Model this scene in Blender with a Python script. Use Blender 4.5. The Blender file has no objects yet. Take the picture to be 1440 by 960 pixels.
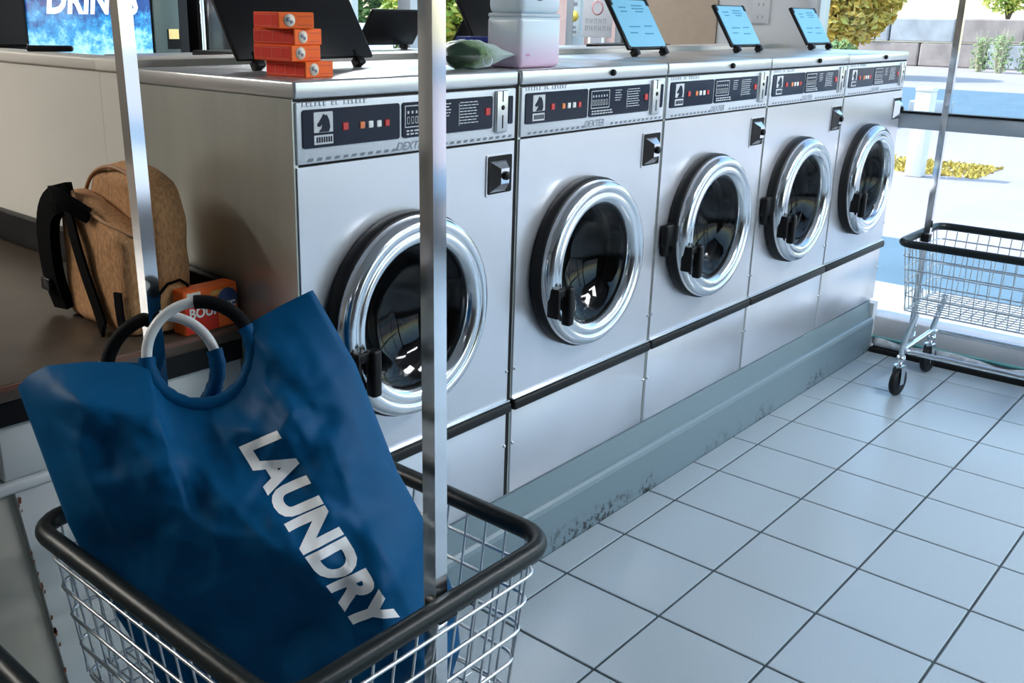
import bpy, bmesh, math, random
from mathutils import Vector, Matrix, noise
from mathutils.bvhtree import BVHTree
PI = math.pi
random.seed(7)
sc = bpy.context.scene
C = sc.collection

# ------------------------------------------------------------------ camera
cam_d = bpy.data.cameras.new('camera')
cam_d.sensor_width = 36.0
cam_d.lens = 36.0 * 1363.6 / 1440.0
cam_d.shift_x = 72.1 / 1440.0
cam_d.shift_y = -47.05 / 1440.0
cam_d.clip_start = 0.02
cam_d.clip_end = 400
cam = bpy.data.objects.new('camera', cam_d)
C.objects.link(cam)
yaw, pitch, roll = 0.7306, -0.2924, 0.0148
F_ = Vector((math.cos(yaw) * math.cos(pitch), math.sin(yaw) * math.cos(pitch), math.sin(pitch)))
R_ = Vector((math.sin(yaw), -math.cos(yaw), 0))
U_ = R_.cross(F_)
R2 = R_ * math.cos(roll) + U_ * math.sin(roll)
U2 = -R_ * math.sin(roll) + U_ * math.cos(roll)
m3 = Matrix((R2, U2, -F_)).transposed()
cam.matrix_world = Matrix.Translation((-1.2985, -1.6413, 1.5362)) @ m3.to_4x4()
sc.camera = cam

# ------------------------------------------------------------------ world, sun, exposure
w = bpy.data.worlds.new('sky')
sc.world = w
w.use_nodes = True
nt = w.node_tree
bg = nt.nodes['Background']
sky = nt.nodes.new('ShaderNodeTexSky')
sky.sky_type = 'NISHITA'
sky.sun_disc = False
sky.sun_elevation = math.radians(48)
sky.sun_rotation = math.radians(-10)
sky.air_density = 1.2
sky.dust_density = 0.8
nt.links.new(sky.outputs[0], bg.inputs[0])
bg.inputs[1].default_value = 0.25
sun_d = bpy.data.lights.new('sun', 'SUN')
sun_d.energy = 2.6
sun_d.angle = 0.01
sun_d.color = (1.0, 0.90, 0.84)
sun = bpy.data.objects.new('sun', sun_d)
C.objects.link(sun)
sun.rotation_euler = Vector((0.22, -0.62, -0.75)).to_track_quat('-Z', 'Y').to_euler()
sc.view_settings.view_transform = 'Standard'
sc.view_settings.look = 'None'
sc.view_settings.gamma = 1.0
sc.view_settings.use_curve_mapping = False
sc.view_settings.exposure = 1.0

# ------------------------------------------------------------------ materials
MATS = {}
def mat(name, col, rough=0.5, metal=0.0, spec=0.5, emit=None, es=1.0, noise_amt=0.0, nscale=20.0, bump=0.0, bscale=200.0, stretch=None, coat=0.0, trans=0.0, alpha=None):
    if name in MATS:
        return MATS[name]
    m = bpy.data.materials.new(name)
    m.use_nodes = True
    t = m.node_tree
    b = t.nodes['Principled BSDF']
    b.inputs['Base Color'].default_value = (*col, 1)
    b.inputs['Roughness'].default_value = rough
    b.inputs['Metallic'].default_value = metal
    b.inputs['Specular IOR Level'].default_value = spec
    b.inputs['Coat Weight'].default_value = coat
    b.inputs['Coat Roughness'].default_value = 0.05
    b.inputs['Transmission Weight'].default_value = trans
    if emit:
        b.inputs['Emission Color'].default_value = (*emit, 1)
        b.inputs['Emission Strength'].default_value = es
    if noise_amt or bump:
        tc = t.nodes.new('ShaderNodeTexCoord')
        mp = t.nodes.new('ShaderNodeMapping')
        t.links.new(tc.outputs['Object'], mp.inputs[0])
        if stretch:
            mp.inputs['Scale'].default_value = stretch
    if noise_amt:
        n = t.nodes.new('ShaderNodeTexNoise')
        n.inputs['Scale'].default_value = nscale
        n.inputs['Detail'].default_value = 5
        t.links.new(mp.outputs[0], n.inputs[0])
        r = t.nodes.new('ShaderNodeValToRGB')
        r.color_ramp.elements[0].position = 0.3
        r.color_ramp.elements[1].position = 0.7
        r.color_ramp.elements[0].color = (*[max(0, c * (1 - noise_amt)) for c in col], 1)
        r.color_ramp.elements[1].color = (*[min(1, c * (1 + noise_amt)) for c in col], 1)
        t.links.new(n.outputs[0], r.inputs[0])
        t.links.new(r.outputs[0], b.inputs['Base Color'])
    if bump:
        n2 = t.nodes.new('ShaderNodeTexNoise')
        n2.inputs['Scale'].default_value = bscale
        t.links.new(mp.outputs[0], n2.inputs[0])
        bp = t.nodes.new('ShaderNodeBump')
        bp.inputs['Strength'].default_value = bump
        bp.inputs['Distance'].default_value = 0.01
        t.links.new(n2.outputs[0], bp.inputs['Height'])
        t.links.new(bp.outputs[0], b.inputs['Normal'])
    MATS[name] = m
    return m

def dirty(name, col, dirt, scale, lo, hi, rough=0.5, metal=0.0, zfade=None):
    """colour with blotchy stains; zfade=(z0,z1): stains only below z1 (object space)"""
    m = mat(name, col, rough, metal)
    t = m.node_tree
    b = t.nodes['Principled BSDF']
    tc = t.nodes.new('ShaderNodeTexCoord')
    n = t.nodes.new('ShaderNodeTexNoise')
    n.inputs['Scale'].default_value = scale
    n.inputs['Detail'].default_value = 8
    n.inputs['Roughness'].default_value = 0.7
    t.links.new(tc.outputs['Object'], n.inputs[0])
    r = t.nodes.new('ShaderNodeValToRGB')
    r.color_ramp.elements[0].position = lo
    r.color_ramp.elements[1].position = hi
    t.links.new(n.outputs[0], r.inputs[0])
    fac = r.outputs[0]
    if zfade:
        sx = t.nodes.new('ShaderNodeSeparateXYZ')
        t.links.new(tc.outputs['Object'], sx.inputs[0])
        mr = t.nodes.new('ShaderNodeMapRange')
        mr.inputs[1].default_value = zfade[0]
        mr.inputs[2].default_value = zfade[1]
        mr.inputs[3].default_value = 1
        mr.inputs[4].default_value = 0
        t.links.new(sx.outputs[2], mr.inputs[0])
        n3 = t.nodes.new('ShaderNodeTexNoise')
        n3.inputs['Scale'].default_value = 3.1
        t.links.new(tc.outputs['Object'], n3.inputs[0])
        r3 = t.nodes.new('ShaderNodeValToRGB')
        r3.color_ramp.elements[0].position = 0.48
        r3.color_ramp.elements[1].position = 0.58
        t.links.new(n3.outputs[0], r3.inputs[0])
        mu = t.nodes.new('ShaderNodeMath')
        mu.operation = 'MULTIPLY'
        t.links.new(fac, mu.inputs[0])
        t.links.new(mr.outputs[0], mu.inputs[1])
        mu2 = t.nodes.new('ShaderNodeMath')
        mu2.operation = 'MULTIPLY'
        t.links.new(mu.outputs[0], mu2.inputs[0])
        t.links.new(r3.outputs[0], mu2.inputs[1])
        fac = mu2.outputs[0]
    mx = t.nodes.new('ShaderNodeMix')
    mx.data_type = 'RGBA'
    mx.inputs[6].default_value = (*col, 1)
    mx.inputs[7].default_value = (*dirt, 1)
    t.links.new(fac, mx.inputs[0])
    t.links.new(mx.outputs[2], b.inputs['Base Color'])
    return m

def glass(name, tint, ior=1.45, rough=0.0):
    m = bpy.data.materials.new(name)
    m.use_nodes = True
    t = m.node_tree
    t.nodes.remove(t.nodes['Principled BSDF'])
    out = t.nodes['Material Output']
    tr = t.nodes.new('ShaderNodeBsdfTransparent')
    tr.inputs[0].default_value = (*tint, 1)
    gl = t.nodes.new('ShaderNodeBsdfGlossy')
    gl.inputs['Roughness'].default_value = rough
    lw = t.nodes.new('ShaderNodeLayerWeight')      # two-sided Schlick reflectance
    lw.inputs[0].default_value = 0.5
    pw = t.nodes.new('ShaderNodeMath'); pw.operation = 'POWER'; pw.inputs[1].default_value = 5.0
    t.links.new(lw.outputs['Facing'], pw.inputs[0])
    f0 = ((ior - 1) / (ior + 1)) ** 2
    fr = t.nodes.new('ShaderNodeMath'); fr.operation = 'MULTIPLY_ADD'
    fr.inputs[1].default_value = 1 - f0; fr.inputs[2].default_value = f0
    t.links.new(pw.outputs[0], fr.inputs[0])
    mx = t.nodes.new('ShaderNodeMixShader')
    t.links.new(fr.outputs[0], mx.inputs[0])
    t.links.new(tr.outputs[0], mx.inputs[1])
    t.links.new(gl.outputs[0], mx.inputs[2])
    t.links.new(mx.outputs[0], out.inputs[0])
    MATS[name] = m
    return m

M_steel = mat('brushed_steel', (0.68, 0.685, 0.73), 0.30, 0.72, noise_amt=0.05, nscale=3.0, bump=0.06, bscale=3.2)
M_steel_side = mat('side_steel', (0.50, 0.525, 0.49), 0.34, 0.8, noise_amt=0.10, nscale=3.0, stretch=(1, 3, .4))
M_steel_top = mat('top_steel', (0.62, 0.63, 0.64), 0.3, 0.8)
M_chrome = mat('chrome', (0.78, 0.80, 0.83), 0.09, 1.0)
M_chrome_soft = mat('polished_ring', (0.72, 0.75, 0.78), 0.16, 1.0)
M_zinc = mat('zinc_wire', (0.62, 0.65, 0.68), 0.3, 0.9)
M_panelwhite = mat('panel_white', (0.62, 0.66, 0.72), 0.4, 0.2)
M_navy = mat('navy_display', (0.008, 0.014, 0.030), 0.16, 0, 0.25)
M_black = mat('black_plastic', (0.006, 0.006, 0.007), 0.4, 0, 0.18)
M_rubber = mat('black_rubber', (0.008, 0.009, 0.010), 0.5, 0, 0.25)
M_rim = mat('cart_bumper', (0.006, 0.010, 0.011), 0.4, 0, 0.3, bump=0.05, bscale=90)
M_dark = mat('dark_gap', (0.004, 0.004, 0.005), 0.9)
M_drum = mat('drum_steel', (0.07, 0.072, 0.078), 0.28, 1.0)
M_red = mat('button_red', (0.55, 0.03, 0.03), 0.4)
M_orange_b = mat('button_orange', (0.75, 0.22, 0.07), 0.4)
M_white_b = mat('button_white', (0.75, 0.76, 0.76), 0.4)
M_ink = mat('grey_ink', (0.23, 0.26, 0.32), 0.5)
M_inkwhite = mat('white_print', (0.55, 0.58, 0.62), 0.5)
M_lidsky = mat('lid_label_sky_tint', (0.20, 0.50, 0.70), 0.35)  # lid label face with the sky's reflection put into its colour
M_cyanink = mat('lid_label_ink', (0.03, 0.20, 0.36), 0.5)
M_tile = mat('floor_tile', (0.315, 0.375, 0.41), 0.22, 0, 0.5, noise_amt=0.05, nscale=260.0, bump=0.03, bscale=300)
M_grout = mat('grout', (0.028, 0.045, 0.055), 0.8, noise_amt=0.3, nscale=8)
M_curb = dirty('curb_paint', (0.155, 0.215, 0.245), (0.01, 0.012, 0.012), 42, 0.50, 0.56, 0.42, zfade=(0.035, 0.075))
M_white = mat('white_wall', (0.60, 0.62, 0.64), 0.6)
M_beige = mat('end_wall_beige', (0.56, 0.54, 0.49), 0.55, noise_amt=0.03, nscale=4)
M_ledge = dirty('ledge_laminate', (0.60, 0.57, 0.52), (0.2, 0.13, 0.08), 16, 0.68, 0.74, 0.4)
M_cab = dirty('white_cabinet', (0.55, 0.58, 0.58), (0.10, 0.04, 0.015), 22, 0.69, 0.73, 0.4)
M_cab_shaded = dirty('cabinet_shaded_side', (0.50, 0.47, 0.40), (0.12, 0.05, 0.02), 18, 0.70, 0.75, 0.45)  # beige copy of the cabinet white, side shading put into the colour
M_brown = dirty('brown_laminate', (0.068, 0.050, 0.036), (0.10, 0.080, 0.060), 7, 0.45, 0.75, 0.33)
M_brownedge = mat('brown_edge', (0.13, 0.05, 0.03), 0.4)
M_alu = mat('window_aluminium', (0.42, 0.47, 0.52), 0.4, 0.5)
M_ceiling = mat('ceiling_white', (0.5, 0.5, 0.5), 0.8)
M_darkwall = mat('dark_wall', (0.10, 0.085, 0.07), 0.7)
M_glass = glass('window_glass', (0.93, 0.98, 0.98), 1.35)
M_doorglass = glass('door_glass', (0.34, 0.36, 0.38), 1.42, 0.02)

# ------------------------------------------------------------------ mesh helpers
class MB:
    def __init__(s):
        s.v = []; s.f = []; s.sm = []
    def add(s, vs, fs, smooth=False):
        o = len(s.v)
        s.v += [tuple(p) for p in vs]
        s.f += [tuple(i + o for i in f) for f in fs]
        s.sm += [smooth] * len(fs)
        return s
    def box(s, x0, y0, z0, x1, y1, z1):
        vs = [(x0, y0, z0), (x1, y0, z0), (x1, y1, z0), (x0, y1, z0), (x0, y0, z1), (x1, y0, z1), (x1, y1, z1), (x0, y1, z1)]
        return s.add(vs, [(0, 3, 2, 1), (4, 5, 6, 7), (0, 1, 5, 4), (1, 2, 6, 5), (2, 3, 7, 6), (3, 0, 4, 7)])
    def bbox(s, x0, y0, z0, x1, y1, z1, r=0.004, seg=2):
        bm = bmesh.new()
        t = MB().box(x0, y0, z0, x1, y1, z1)
        vs = [bm.verts.new(p) for p in t.v]
        for f in t.f: bm.faces.new([vs[i] for i in f])
        bmesh.ops.bevel(bm, geom=bm.edges[:], offset=r, segments=seg, affect='EDGES', profile=0.5)
        bm.verts.index_update()
        s.add([v.co[:] for v in bm.verts], [[v.index for v in f.verts] for f in bm.faces], seg > 1)
        bm.free()
        return s
    def tube(s, path, r, seg=8, closed=False, smooth=True, sq=False):
        P = [Vector(p) for p in path]
        n = len(P)
        if sq: seg = 4
        rings = []
        T0 = None; N = None
        for i in range(n):
            if closed: t = (P[(i + 1) % n] - P[i - 1]).normalized()
            elif i == 0: t = (P[1] - P[0]).normalized()
            elif i == n - 1: t = (P[-1] - P[-2]).normalized()
            else: t = ((P[i + 1] - P[i]).normalized() + (P[i] - P[i - 1]).normalized()).normalized()
            if N is None:
                a = Vector((0, 0, 1)) if abs(t.z) < 0.9 else Vector((1, 0, 0))
                N = (a - t * a.dot(t)).normalized()
            else:
                N = (N - t * N.dot(t)).normalized()
            B = t.cross(N)
            rr = r[i] if isinstance(r, (list, tuple)) else r
            o = PI / 4 if sq else 0
            k = math.sqrt(2) if sq else 1
            rings.append([P[i] + (N * math.cos(2 * PI * j / seg + o) + B * math.sin(2 * PI * j / seg + o)) * rr * k for j in range(seg)])
        vs = [p for rg in rings for p in rg]
        fs = []
        m = n if closed else n - 1
        for i in range(m):
            a = i * seg; b = ((i + 1) % n) * seg
            for j in range(seg):
                fs.append((a + j, a + (j + 1) % seg, b + (j + 1) % seg, b + j))
        s.add(vs, fs, smooth and not sq)
        if not closed:
            s.add(rings[0], [tuple(range(seg))[::-1]])
            s.add(rings[-1], [tuple(range(seg))])
        return s
    def lathe(s, prof, axis='y', seg=48, center=(0, 0, 0), smooth=True, cap=False):
        """prof: list of (r, h) along axis"""
        vs = []; fs = []
        for (r, h) in prof:
            for j in range(seg):
                a = 2 * PI * j / seg
                c, d = r * math.cos(a), r * math.sin(a)
                p = {'y': (c, h, d), 'z': (c, d, h), 'x': (h, c, d)}[axis]
                vs.append((p[0] + center[0], p[1] + center[1], p[2] + center[2]))
        for i in range(len(prof) - 1):
            for j in range(seg):
                fs.append((i * seg + j, i * seg + (j + 1) % seg, (i + 1) * seg + (j + 1) % seg, (i + 1) * seg + j))
        s.add(vs, fs, smooth)
        if cap:
            s.add(vs[:seg], [tuple(range(seg))]); s.add(vs[-seg:], [tuple(range(seg))[::-1]])
        return s
    def prism(s, poly, axis, h0, h1):
        n = len(poly)
        def P(p, h):
            return {'x': (h, p[0], p[1]), 'y': (p[0], h, p[1]), 'z': (p[0], p[1], h)}[axis]
        vs = [P(p, h0) for p in poly] + [P(p, h1) for p in poly]
        fs = [tuple(range(n))[::-1], tuple(range(n, 2 * n))] + [(i, (i + 1) % n, (i + 1) % n + n, i + n) for i in range(n)]
        return s.add(vs, fs)
    def mesh(s, name):
        me = bpy.data.meshes.new(name)
        me.from_pydata(s.v, [], s.f)
        me.polygons.foreach_set('use_smooth', s.sm)
        bm = bmesh.new(); bm.from_mesh(me)
        bmesh.ops.recalc_face_normals(bm, faces=bm.faces[:])
        bm.to_mesh(me); bm.free()
        me.update()
        return me

def rrect(x0, z0, x1, z1, r, seg=4):
    pts = []
    for cx, cz, a0 in ((x1 - r, z1 - r, 0), (x0 + r, z1 - r, PI / 2), (x0 + r, z0 + r, PI), (x1 - r, z0 + r, 1.5 * PI)):
        for k in range(seg + 1):
            a = a0 + PI / 2 * k / seg
            pts.append((cx + r * math.cos(a), cz + r * math.sin(a)))
    return pts

def obj(name, mb, m, parent=None, loc=None, rot=None, label=None):
    me = mb.mesh(name) if isinstance(mb, MB) else mb
    if m is not None and not me.materials: me.materials.append(m)
    o = bpy.data.objects.new(name, me)
    C.objects.link(o)
    if parent is not None: o.parent = parent
    if loc: o.location = loc
    if rot: o.rotation_euler = rot
    if label: o['label'] = label
    return o
def tag(o, label=None, cat=None, group=None, kind=None):
    if label: o['label'] = label
    if cat: o['category'] = cat
    if group: o['group'] = group
    if kind: o['kind'] = kind
    return o
def thing(name, label, cat, loc=(0, 0, 0), rotz=0, group=None):
    o = bpy.data.objects.new(name, None)
    o.empty_display_size = 0.1
    C.objects.link(o)
    o.location = loc
    o.rotation_euler = (0, 0, rotz)
    return tag(o, label, cat, group)
def struct(name, mb, m, parent=None, label=None):
    o = obj(name, mb, m, parent)
    if parent is None: o['kind'] = 'structure'
    if label: o['label'] = label
    return o
_tc = {}
def text_mesh(body, size=1.0, shear=0.0, offset=0.0, res=3, space=1.0):
    key = (body, size, shear, offset)
    if key in _tc: return _tc[key]
    cu = bpy.data.curves.new('t', 'FONT')
    cu.body = body; cu.size = size; cu.shear = shear; cu.offset = offset; cu.resolution_u = res
    cu.space_character = space
    o = bpy.data.objects.new('t', cu); C.objects.link(o)
    dg = bpy.context.evaluated_depsgraph_get()
    me = bpy.data.meshes.new_from_object(o.evaluated_get(dg))
    bpy.data.objects.remove(o); bpy.data.curves.remove(cu)
    me.materials.clear()
    xs = [v.co.x for v in me.vertices]; ys = [v.co.y for v in me.vertices]
    me['bb'] = (min(xs), max(xs), min(ys), max(ys))
    _tc[key] = me
    return me
def text_xz(name, body, x0, z0, x1, z1, y, m, parent, shear=0.0, offset=0.0):
    """flat lettering fitted into an x-z rectangle facing -y"""
    src = text_mesh(body, 1.0, shear, offset)
    a, b, c, d = src['bb']
    me = src.copy()
    for v in me.vertices:
        v.co = (x0 + (v.co.x - a) / (b - a) * (x1 - x0), y, z0 + (v.co.y - c) / (d - c) * (z1 - z0))
    me.materials.append(m)
    return obj(name, me, m, parent)

# ================================================================== ROOM
XW = 3.475          # inner face of the window wall
ZC = 2.9
XL, YB, YF0 = -4.6, 4.5, -4.4
# floor slab (grout) with laid tiles
T = 0.3048; GX = 1.0539; GY = -0.2322
floor = struct('floor', MB().box(XL, YF0, -0.12, XW, YB, -0.004), M_grout)
gap = 0.0032
tile_me = {}
def tile_mesh(wx, wy):
    k = (round(wx, 3), round(wy, 3))
    if k not in tile_me:
        me = MB().bbox(0, 0, -0.006, wx, wy, 0.0, 0.0022, 1).mesh('tile')
        me.materials.append(M_tile)
        tile_me[k] = me
    return tile_me[k]
YCURB = -0.133
far = MB()
nt_ = 0
for i in range(-19, 9):
    for j in range(-2, 15):
        x0 = GX + i * T + gap; x1 = GX + (i + 1) * T - gap
        y1 = GY - j * T - gap; y0 = GY - (j + 1) * T + gap
        if x0 > XW - 0.08: continue
        x1 = min(x1, XW - 0.075)
        if y1 > YCURB and x1 > -0.08: y1 = YCURB
        if y1 - y0 < 0.02 or x1 - x0 < 0.02: continue
        if x0 > -0.75 and y0 > -1.75 and not (y0 > -0.13 ):
            obj('tile', tile_mesh(x1 - x0, y1 - y0), M_tile, floor, (x0, y0, 0)); nt_ += 1
        else:
            far.box(x0, y0, -0.006, x1, y1, 0)
for i in range(-19, 9):
    for j in range(-17, -2):
        x0 = GX + i * T + gap; y0 = GY - (j + 1) * T + gap
        if x0 + T > XW - .1: continue
        far.box(x0, y0, -0.006, x0 + T - 2 * gap, y0 + T - 2 * gap, 0)
ft = obj('tile_field', far, M_tile, floor); ft['kind'] = 'stuff'

# plinth under the washers
curb = struct('trim_1', MB().prism([(-0.133, 0), (-0.1335, 0.148), (-0.130, 0.160), (-0.122, 0.167), (-0.113, 0.169), (-0.103, 0.2455), (0.50, 0.2455), (0.50, 0)], 'x', -0.085, 3.385), M_curb)
tag(curb, 'grey painted plinth with chipped dark lower edge under the washers')
struct('trim_2', MB().box(3.386, -0.125, 0, 3.44, 0.02, 0.235), M_white)

# ceiling, back, left and front walls (behind the viewer: unseen glazing added to light the washer fronts)
struct('ceiling', MB().box(XL, YF0, ZC, XW + .1, YB, ZC + 0.1), M_ceiling)
struct('wall_back', MB().box(XL, YB, 0, XW + .1, YB + 0.1, ZC), M_darkwall)
struct('wall_left', MB().box(XL - 0.1, YF0, 0, XL, YB, ZC), mat('left_wall_cream', (.17, .155, .14), .7))
wf = MB()
wf.box(XL, YF0 - .1, 0, XW + .1, YF0, 0.35); wf.box(XL, YF0 - .1, 2.6, XW + .1, YF0, ZC)
for x in (XL, -2.0, 0.7, 3.3): wf.box(x, YF0 - .1, 0.35, x + .12, YF0, 2.6)
wf.box(XL, YF0 - .1, 0.35, 0.7, YF0, 2.6)
struct('wall_front', wf, mat('front_wall', (.07, .07, .075), .7))
for k, (a, b) in enumerate(((0.82, 3.3),)):
    struct('window_%d' % (k + 5), MB().box(a, YF0 - .06, 0.35, b, YF0 - .05, 2.6), M_glass)  # unseen pane added to let sky light onto the washer fronts

# window wall on the right, x = XW
wr = MB()
wr.box(XW, -4.4, 2.6, XW + .1, YB, ZC)
wr.box(XW, 0.39, 0, XW + .1, 0.88, 2.6)         # white pier
wr.box(XW, 3.75, 0, XW + .1, YB, 2.6)
wr.box(XW, 1.45, 0, XW + .1, 3.75, 0.9)
struct('wall_right', wr, M_white)
struct('wall_panel', MB().box(XW - 0.01, 0.885, 0, XW + .08, 1.44, 2.6), mat('tan_board', (0.42, 0.33, 0.25), 0.6, noise_amt=.04), label='tan infill board beside the white pier')
def frame_window(idx, y0, y1, z0, z1, rails=(), mull=()):
    root = struct('window_%d' % idx, MB().box(XW + .045, y0, z0, XW + .052, y1, z1), M_glass)
    for (a, b) in rails:
        obj('window_rail', MB().bbox(XW - .02, y0, a, XW + .085, y1, b, .004), M_alu, root)
    for (a, b) in mull:
        obj('window_mullion', MB().bbox(XW - .025, a, z0, XW + .09, b, z1, .004), M_alu, root)
    return root
w1 = frame_window(1, -4.3, 0.39, 0.10, 2.6, rails=[(1.068, 1.138)], mull=[(0.335, 0.39), (-1.75, -1.69), (-3.3, -3.24)])
obj('rail_gasket', MB().box(XW - .03, -4.3, 1.1385, XW + .02, 0.335, 1.147), M_black, w1)
obj('bottom_rail', MB().bbox(XW - .045, -4.3, 0.02, XW + .09, 0.39, 0.165, .008), mat('pale_sill', (0.60, 0.60, 0.62), .45), w1)
obj('sill_groove', MB().bbox(XW - .058, -4.3, 0.052, XW - .04, 0.39, 0.066, .004), mat('teal_strip', (0.12, .36, .38), .3), w1)
w2 = frame_window(2, 1.45, 3.75, 0.9, 2.6, mull=[(3.10, 3.22), (1.78, 1.83), (1.45, 1.49)])
struct('baseboard_right', MB().box(XW - .115, -4.3, 0, XW - .06, -.14, 0.022), M_dark)

# island: end wall, ledge, bulkhead
struct('wall_island', MB().box(-0.078, 0.492, 0, 3.43, 0.655, 1.395), M_beige)
struct('wall_end', MB().box(-0.078, 0.656, 0, -0.002, 2.9, 1.395), M_beige)
struct('trim_3', MB().bbox(-0.086, 0.486, 1.395, 3.46, 0.662, 1.427, .006).bbox(-0.086, 0.655, 1.395, 0.0, 2.9, 1.427, .006), M_ledge, label='beige laminate ledge capping the island wall')

# ================================================================== WASHERS
WP = 0.705; MX0 = -0.078; MYF = -0.0985; MZ0 = 0.2455; MD = 0.585
WM = 0.698
def zz(z): return z - MZ0
Z_TOP, Z_LIP, Z_PAN, Z_BUMP = zz(1.41), zz(1.374), zz(1.241), zz(0.522)
DX, DZ = 0.303, zz(0.872)
RO = 0.236
def panel_with_hole(x0, z0, x1, z1, cx, cz, r, y, th, seg=64):
    mb = MB()
    ci = []; ou = []
    for j in range(seg):
        a = 2 * PI * j / seg
        c, s_ = math.cos(a), math.sin(a)
        ts = []
        if c > 1e-9: ts.append((x1 - cx) / c)
        if c < -1e-9: ts.append((x0 - cx) / c)
        if s_ > 1e-9: ts.append((z1 - cz) / s_)
        if s_ < -1e-9: ts.append((z0 - cz) / s_)
        t = min(ts)
        ci.append((cx + r * c, y, cz + r * s_)); ou.append([cx + t * c, y, cz + t * s_])
    for (qx, qz) in ((x0, z0), (x1, z0), (x0, z1), (x1, z1)):
        k = min(range(seg), key=lambda q: (ou[q][0] - qx) ** 2 + (ou[q][2] - qz) ** 2)
        ou[k] = [qx, y, qz]
    vs = ci + ou + [(p[0], y + th, p[2]) for p in ou] + [(p[0], y + th, p[2]) for p in ci]
    fs = []
    for j in range(seg):
        k = (j + 1) % seg
        fs += [(j, k, seg + k, seg + j), (seg + j, seg + k, 2 * seg + k, 2 * seg + j), (3 * seg + j, 3 * seg + k, k, j)]
    return mb.add(vs, fs)

def hx(mb, x, z, s, y):   # horse head emblem, built from small polygons, s = size
    head = [(0.15, 0), (0.85, 0), (0.95, .25), (.88, .62), (.72, .9), (.62, .86), (.5, .95), (.42, .82), (.2, .55), (.06, .42), (.1, .3), (.24, .28), (.42, .42), (.36, .2)]
    mb.prism([(x + p[0] * s, z + p[1] * s) for p in head], 'y', y - .0012, y)

def make_washer_meshes():
    L = {}
    b = MB()
    # sheet-metal cabinet, open at the front
    D = MD; H = Z_LIP
    b.box(0, 0.012, 0, 0.004, D, H); b.box(WM - .004, 0.012, 0, WM, D, H); b.box(.004, D - .004, 0, WM - .004, D, H)
    b.box(0.004, 0.012, 0, WM - .004, D - .004, 0.004)
    L['cabinet'] = (b, M_steel_side)
    L['side_trim'] = (MB().box(-.0015, .004, 0, .010, .030, Z_LIP), M_steel_side)
    L['top'] = (MB().bbox(-.001, -.004, Z_LIP, WM + .001, MD, Z_TOP, .006), M_steel_top)
    L['top_seam'] = (MB().box(.002, .002, Z_LIP - .005, WM - .002, MD - .01, Z_LIP), M_dark)
    L['control_panel'] = (MB().bbox(.004, -.001, Z_PAN + .003, WM - .004, .02, Z_LIP - .006, .003), M_panelwhite)
    L['front_panel'] = (panel_with_hole(.004, Z_BUMP + .014, WM - .004, Z_PAN - .002, DX, DZ, .205, 0.0, .012), M_steel)
    L['front_seam'] = (MB().box(.004, .008, Z_PAN - .004, WM - .004, .012, Z_PAN + .005), M_dark)
    L['kick_panel'] = (MB().bbox(.004, 0, .002, WM - .004, .02, Z_BUMP - .016, .003), M_steel)
    L['bumper'] = (MB().bbox(-.001, -.016, Z_BUMP - .018, WM + .001, .012, Z_BUMP + .012, .007), M_rubber)
    L['bumper_edge'] = (MB().bbox(-.001, -.009, Z_BUMP + .012, WM + .001, .010, Z_BUMP + .017, .002), M_zinc)
    return L
WL = make_washer_meshes()
W_ME = {k: v[0].mesh(k) for k, v in WL.items()}
for k, v in WL.items(): W_ME[k].materials.append(v[1])

# door pieces
def lm(name, mb, m):
    me = mb.mesh(name); me.materials.append(m); return me
c0 = (DX, 0, DZ)
ME_gasket = lm('door_gasket', MB().lathe([(.190, 0.006), (.238, 0.003), (.243, -.004), (.243, -.030), (.238, -.036), (.20, -.036)], center=c0), M_rubber)
ME_ring = lm('door_ring', MB().lathe([(.236, -.030), (.2365, -.046), (.232, -.058), (.222, -.066), (.212, -.068), (.206, -.064), (.203, -.062), (.198, -.066), (.190, -.068), (.180, -.064), (.171, -.054), (.167, -.040), (.167, .01)], center=c0, seg=72), M_chrome_soft)
ME_dglass = lm('door_glass', MB().lathe([(.167, -.034), (.150, -.026), (.12, .004), (.10, .018), (.05, .034), (.0005, .038)], center=c0, seg=48), M_doorglass)
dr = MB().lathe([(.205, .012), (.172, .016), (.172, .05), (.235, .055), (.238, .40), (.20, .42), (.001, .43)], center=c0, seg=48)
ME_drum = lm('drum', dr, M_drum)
rb = MB()
for k in range(3):
    a = 2 * PI * k / 3 + .5
    cx, cz = DX + .225 * math.cos(a), DZ + .225 * math.sin(a)
    d = Vector((math.cos(a), 0, math.sin(a))); t = Vector((-d.z, 0, d.x))
    p = Vector((cx, 0, cz))
    vs = []
    for y in (.07, .39):
        for q in (p - t * .05, p - d * .055, p + t * .05):
            vs.append((q.x, y, q.z))
    rb.add(vs, [(0, 1, 4, 3), (1, 2, 5, 4), (0, 2, 1), (3, 4, 5)])
ME_rib = lm('drum_rib', rb, M_drum)
hd = MB()
hd.bbox(DX - .222, -.088, DZ - .052, DX - .186, -.060, DZ - .028, .005)
hd.bbox(DX - .190, -.100, DZ - .135, DX - .163, -.072, DZ - .026, .007)
hd.bbox(DX - .225, -.088, DZ - .110, DX - .212, -.050, DZ - .028, .004)
ME_handle = lm('door_handle', hd, M_black)
hg = MB().bbox(DX + .2, -.05, DZ - .04, DX + .262, -.004, DZ + .04, .008)
ME_hinge = lm('door_hinge', hg, M_chrome_soft)
ME_ringshade = lm('ring_shade_block', MB().bbox(DX - .285, -.030, DZ - .030, DX - .215, -.002, DZ + .045, .010).bbox(DX - .275, -.022, DZ - .062, DX - .245, -.002, DZ - .022, .006), M_black)  # black blocks standing in for dark shadow and reflection beside the ring
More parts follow.
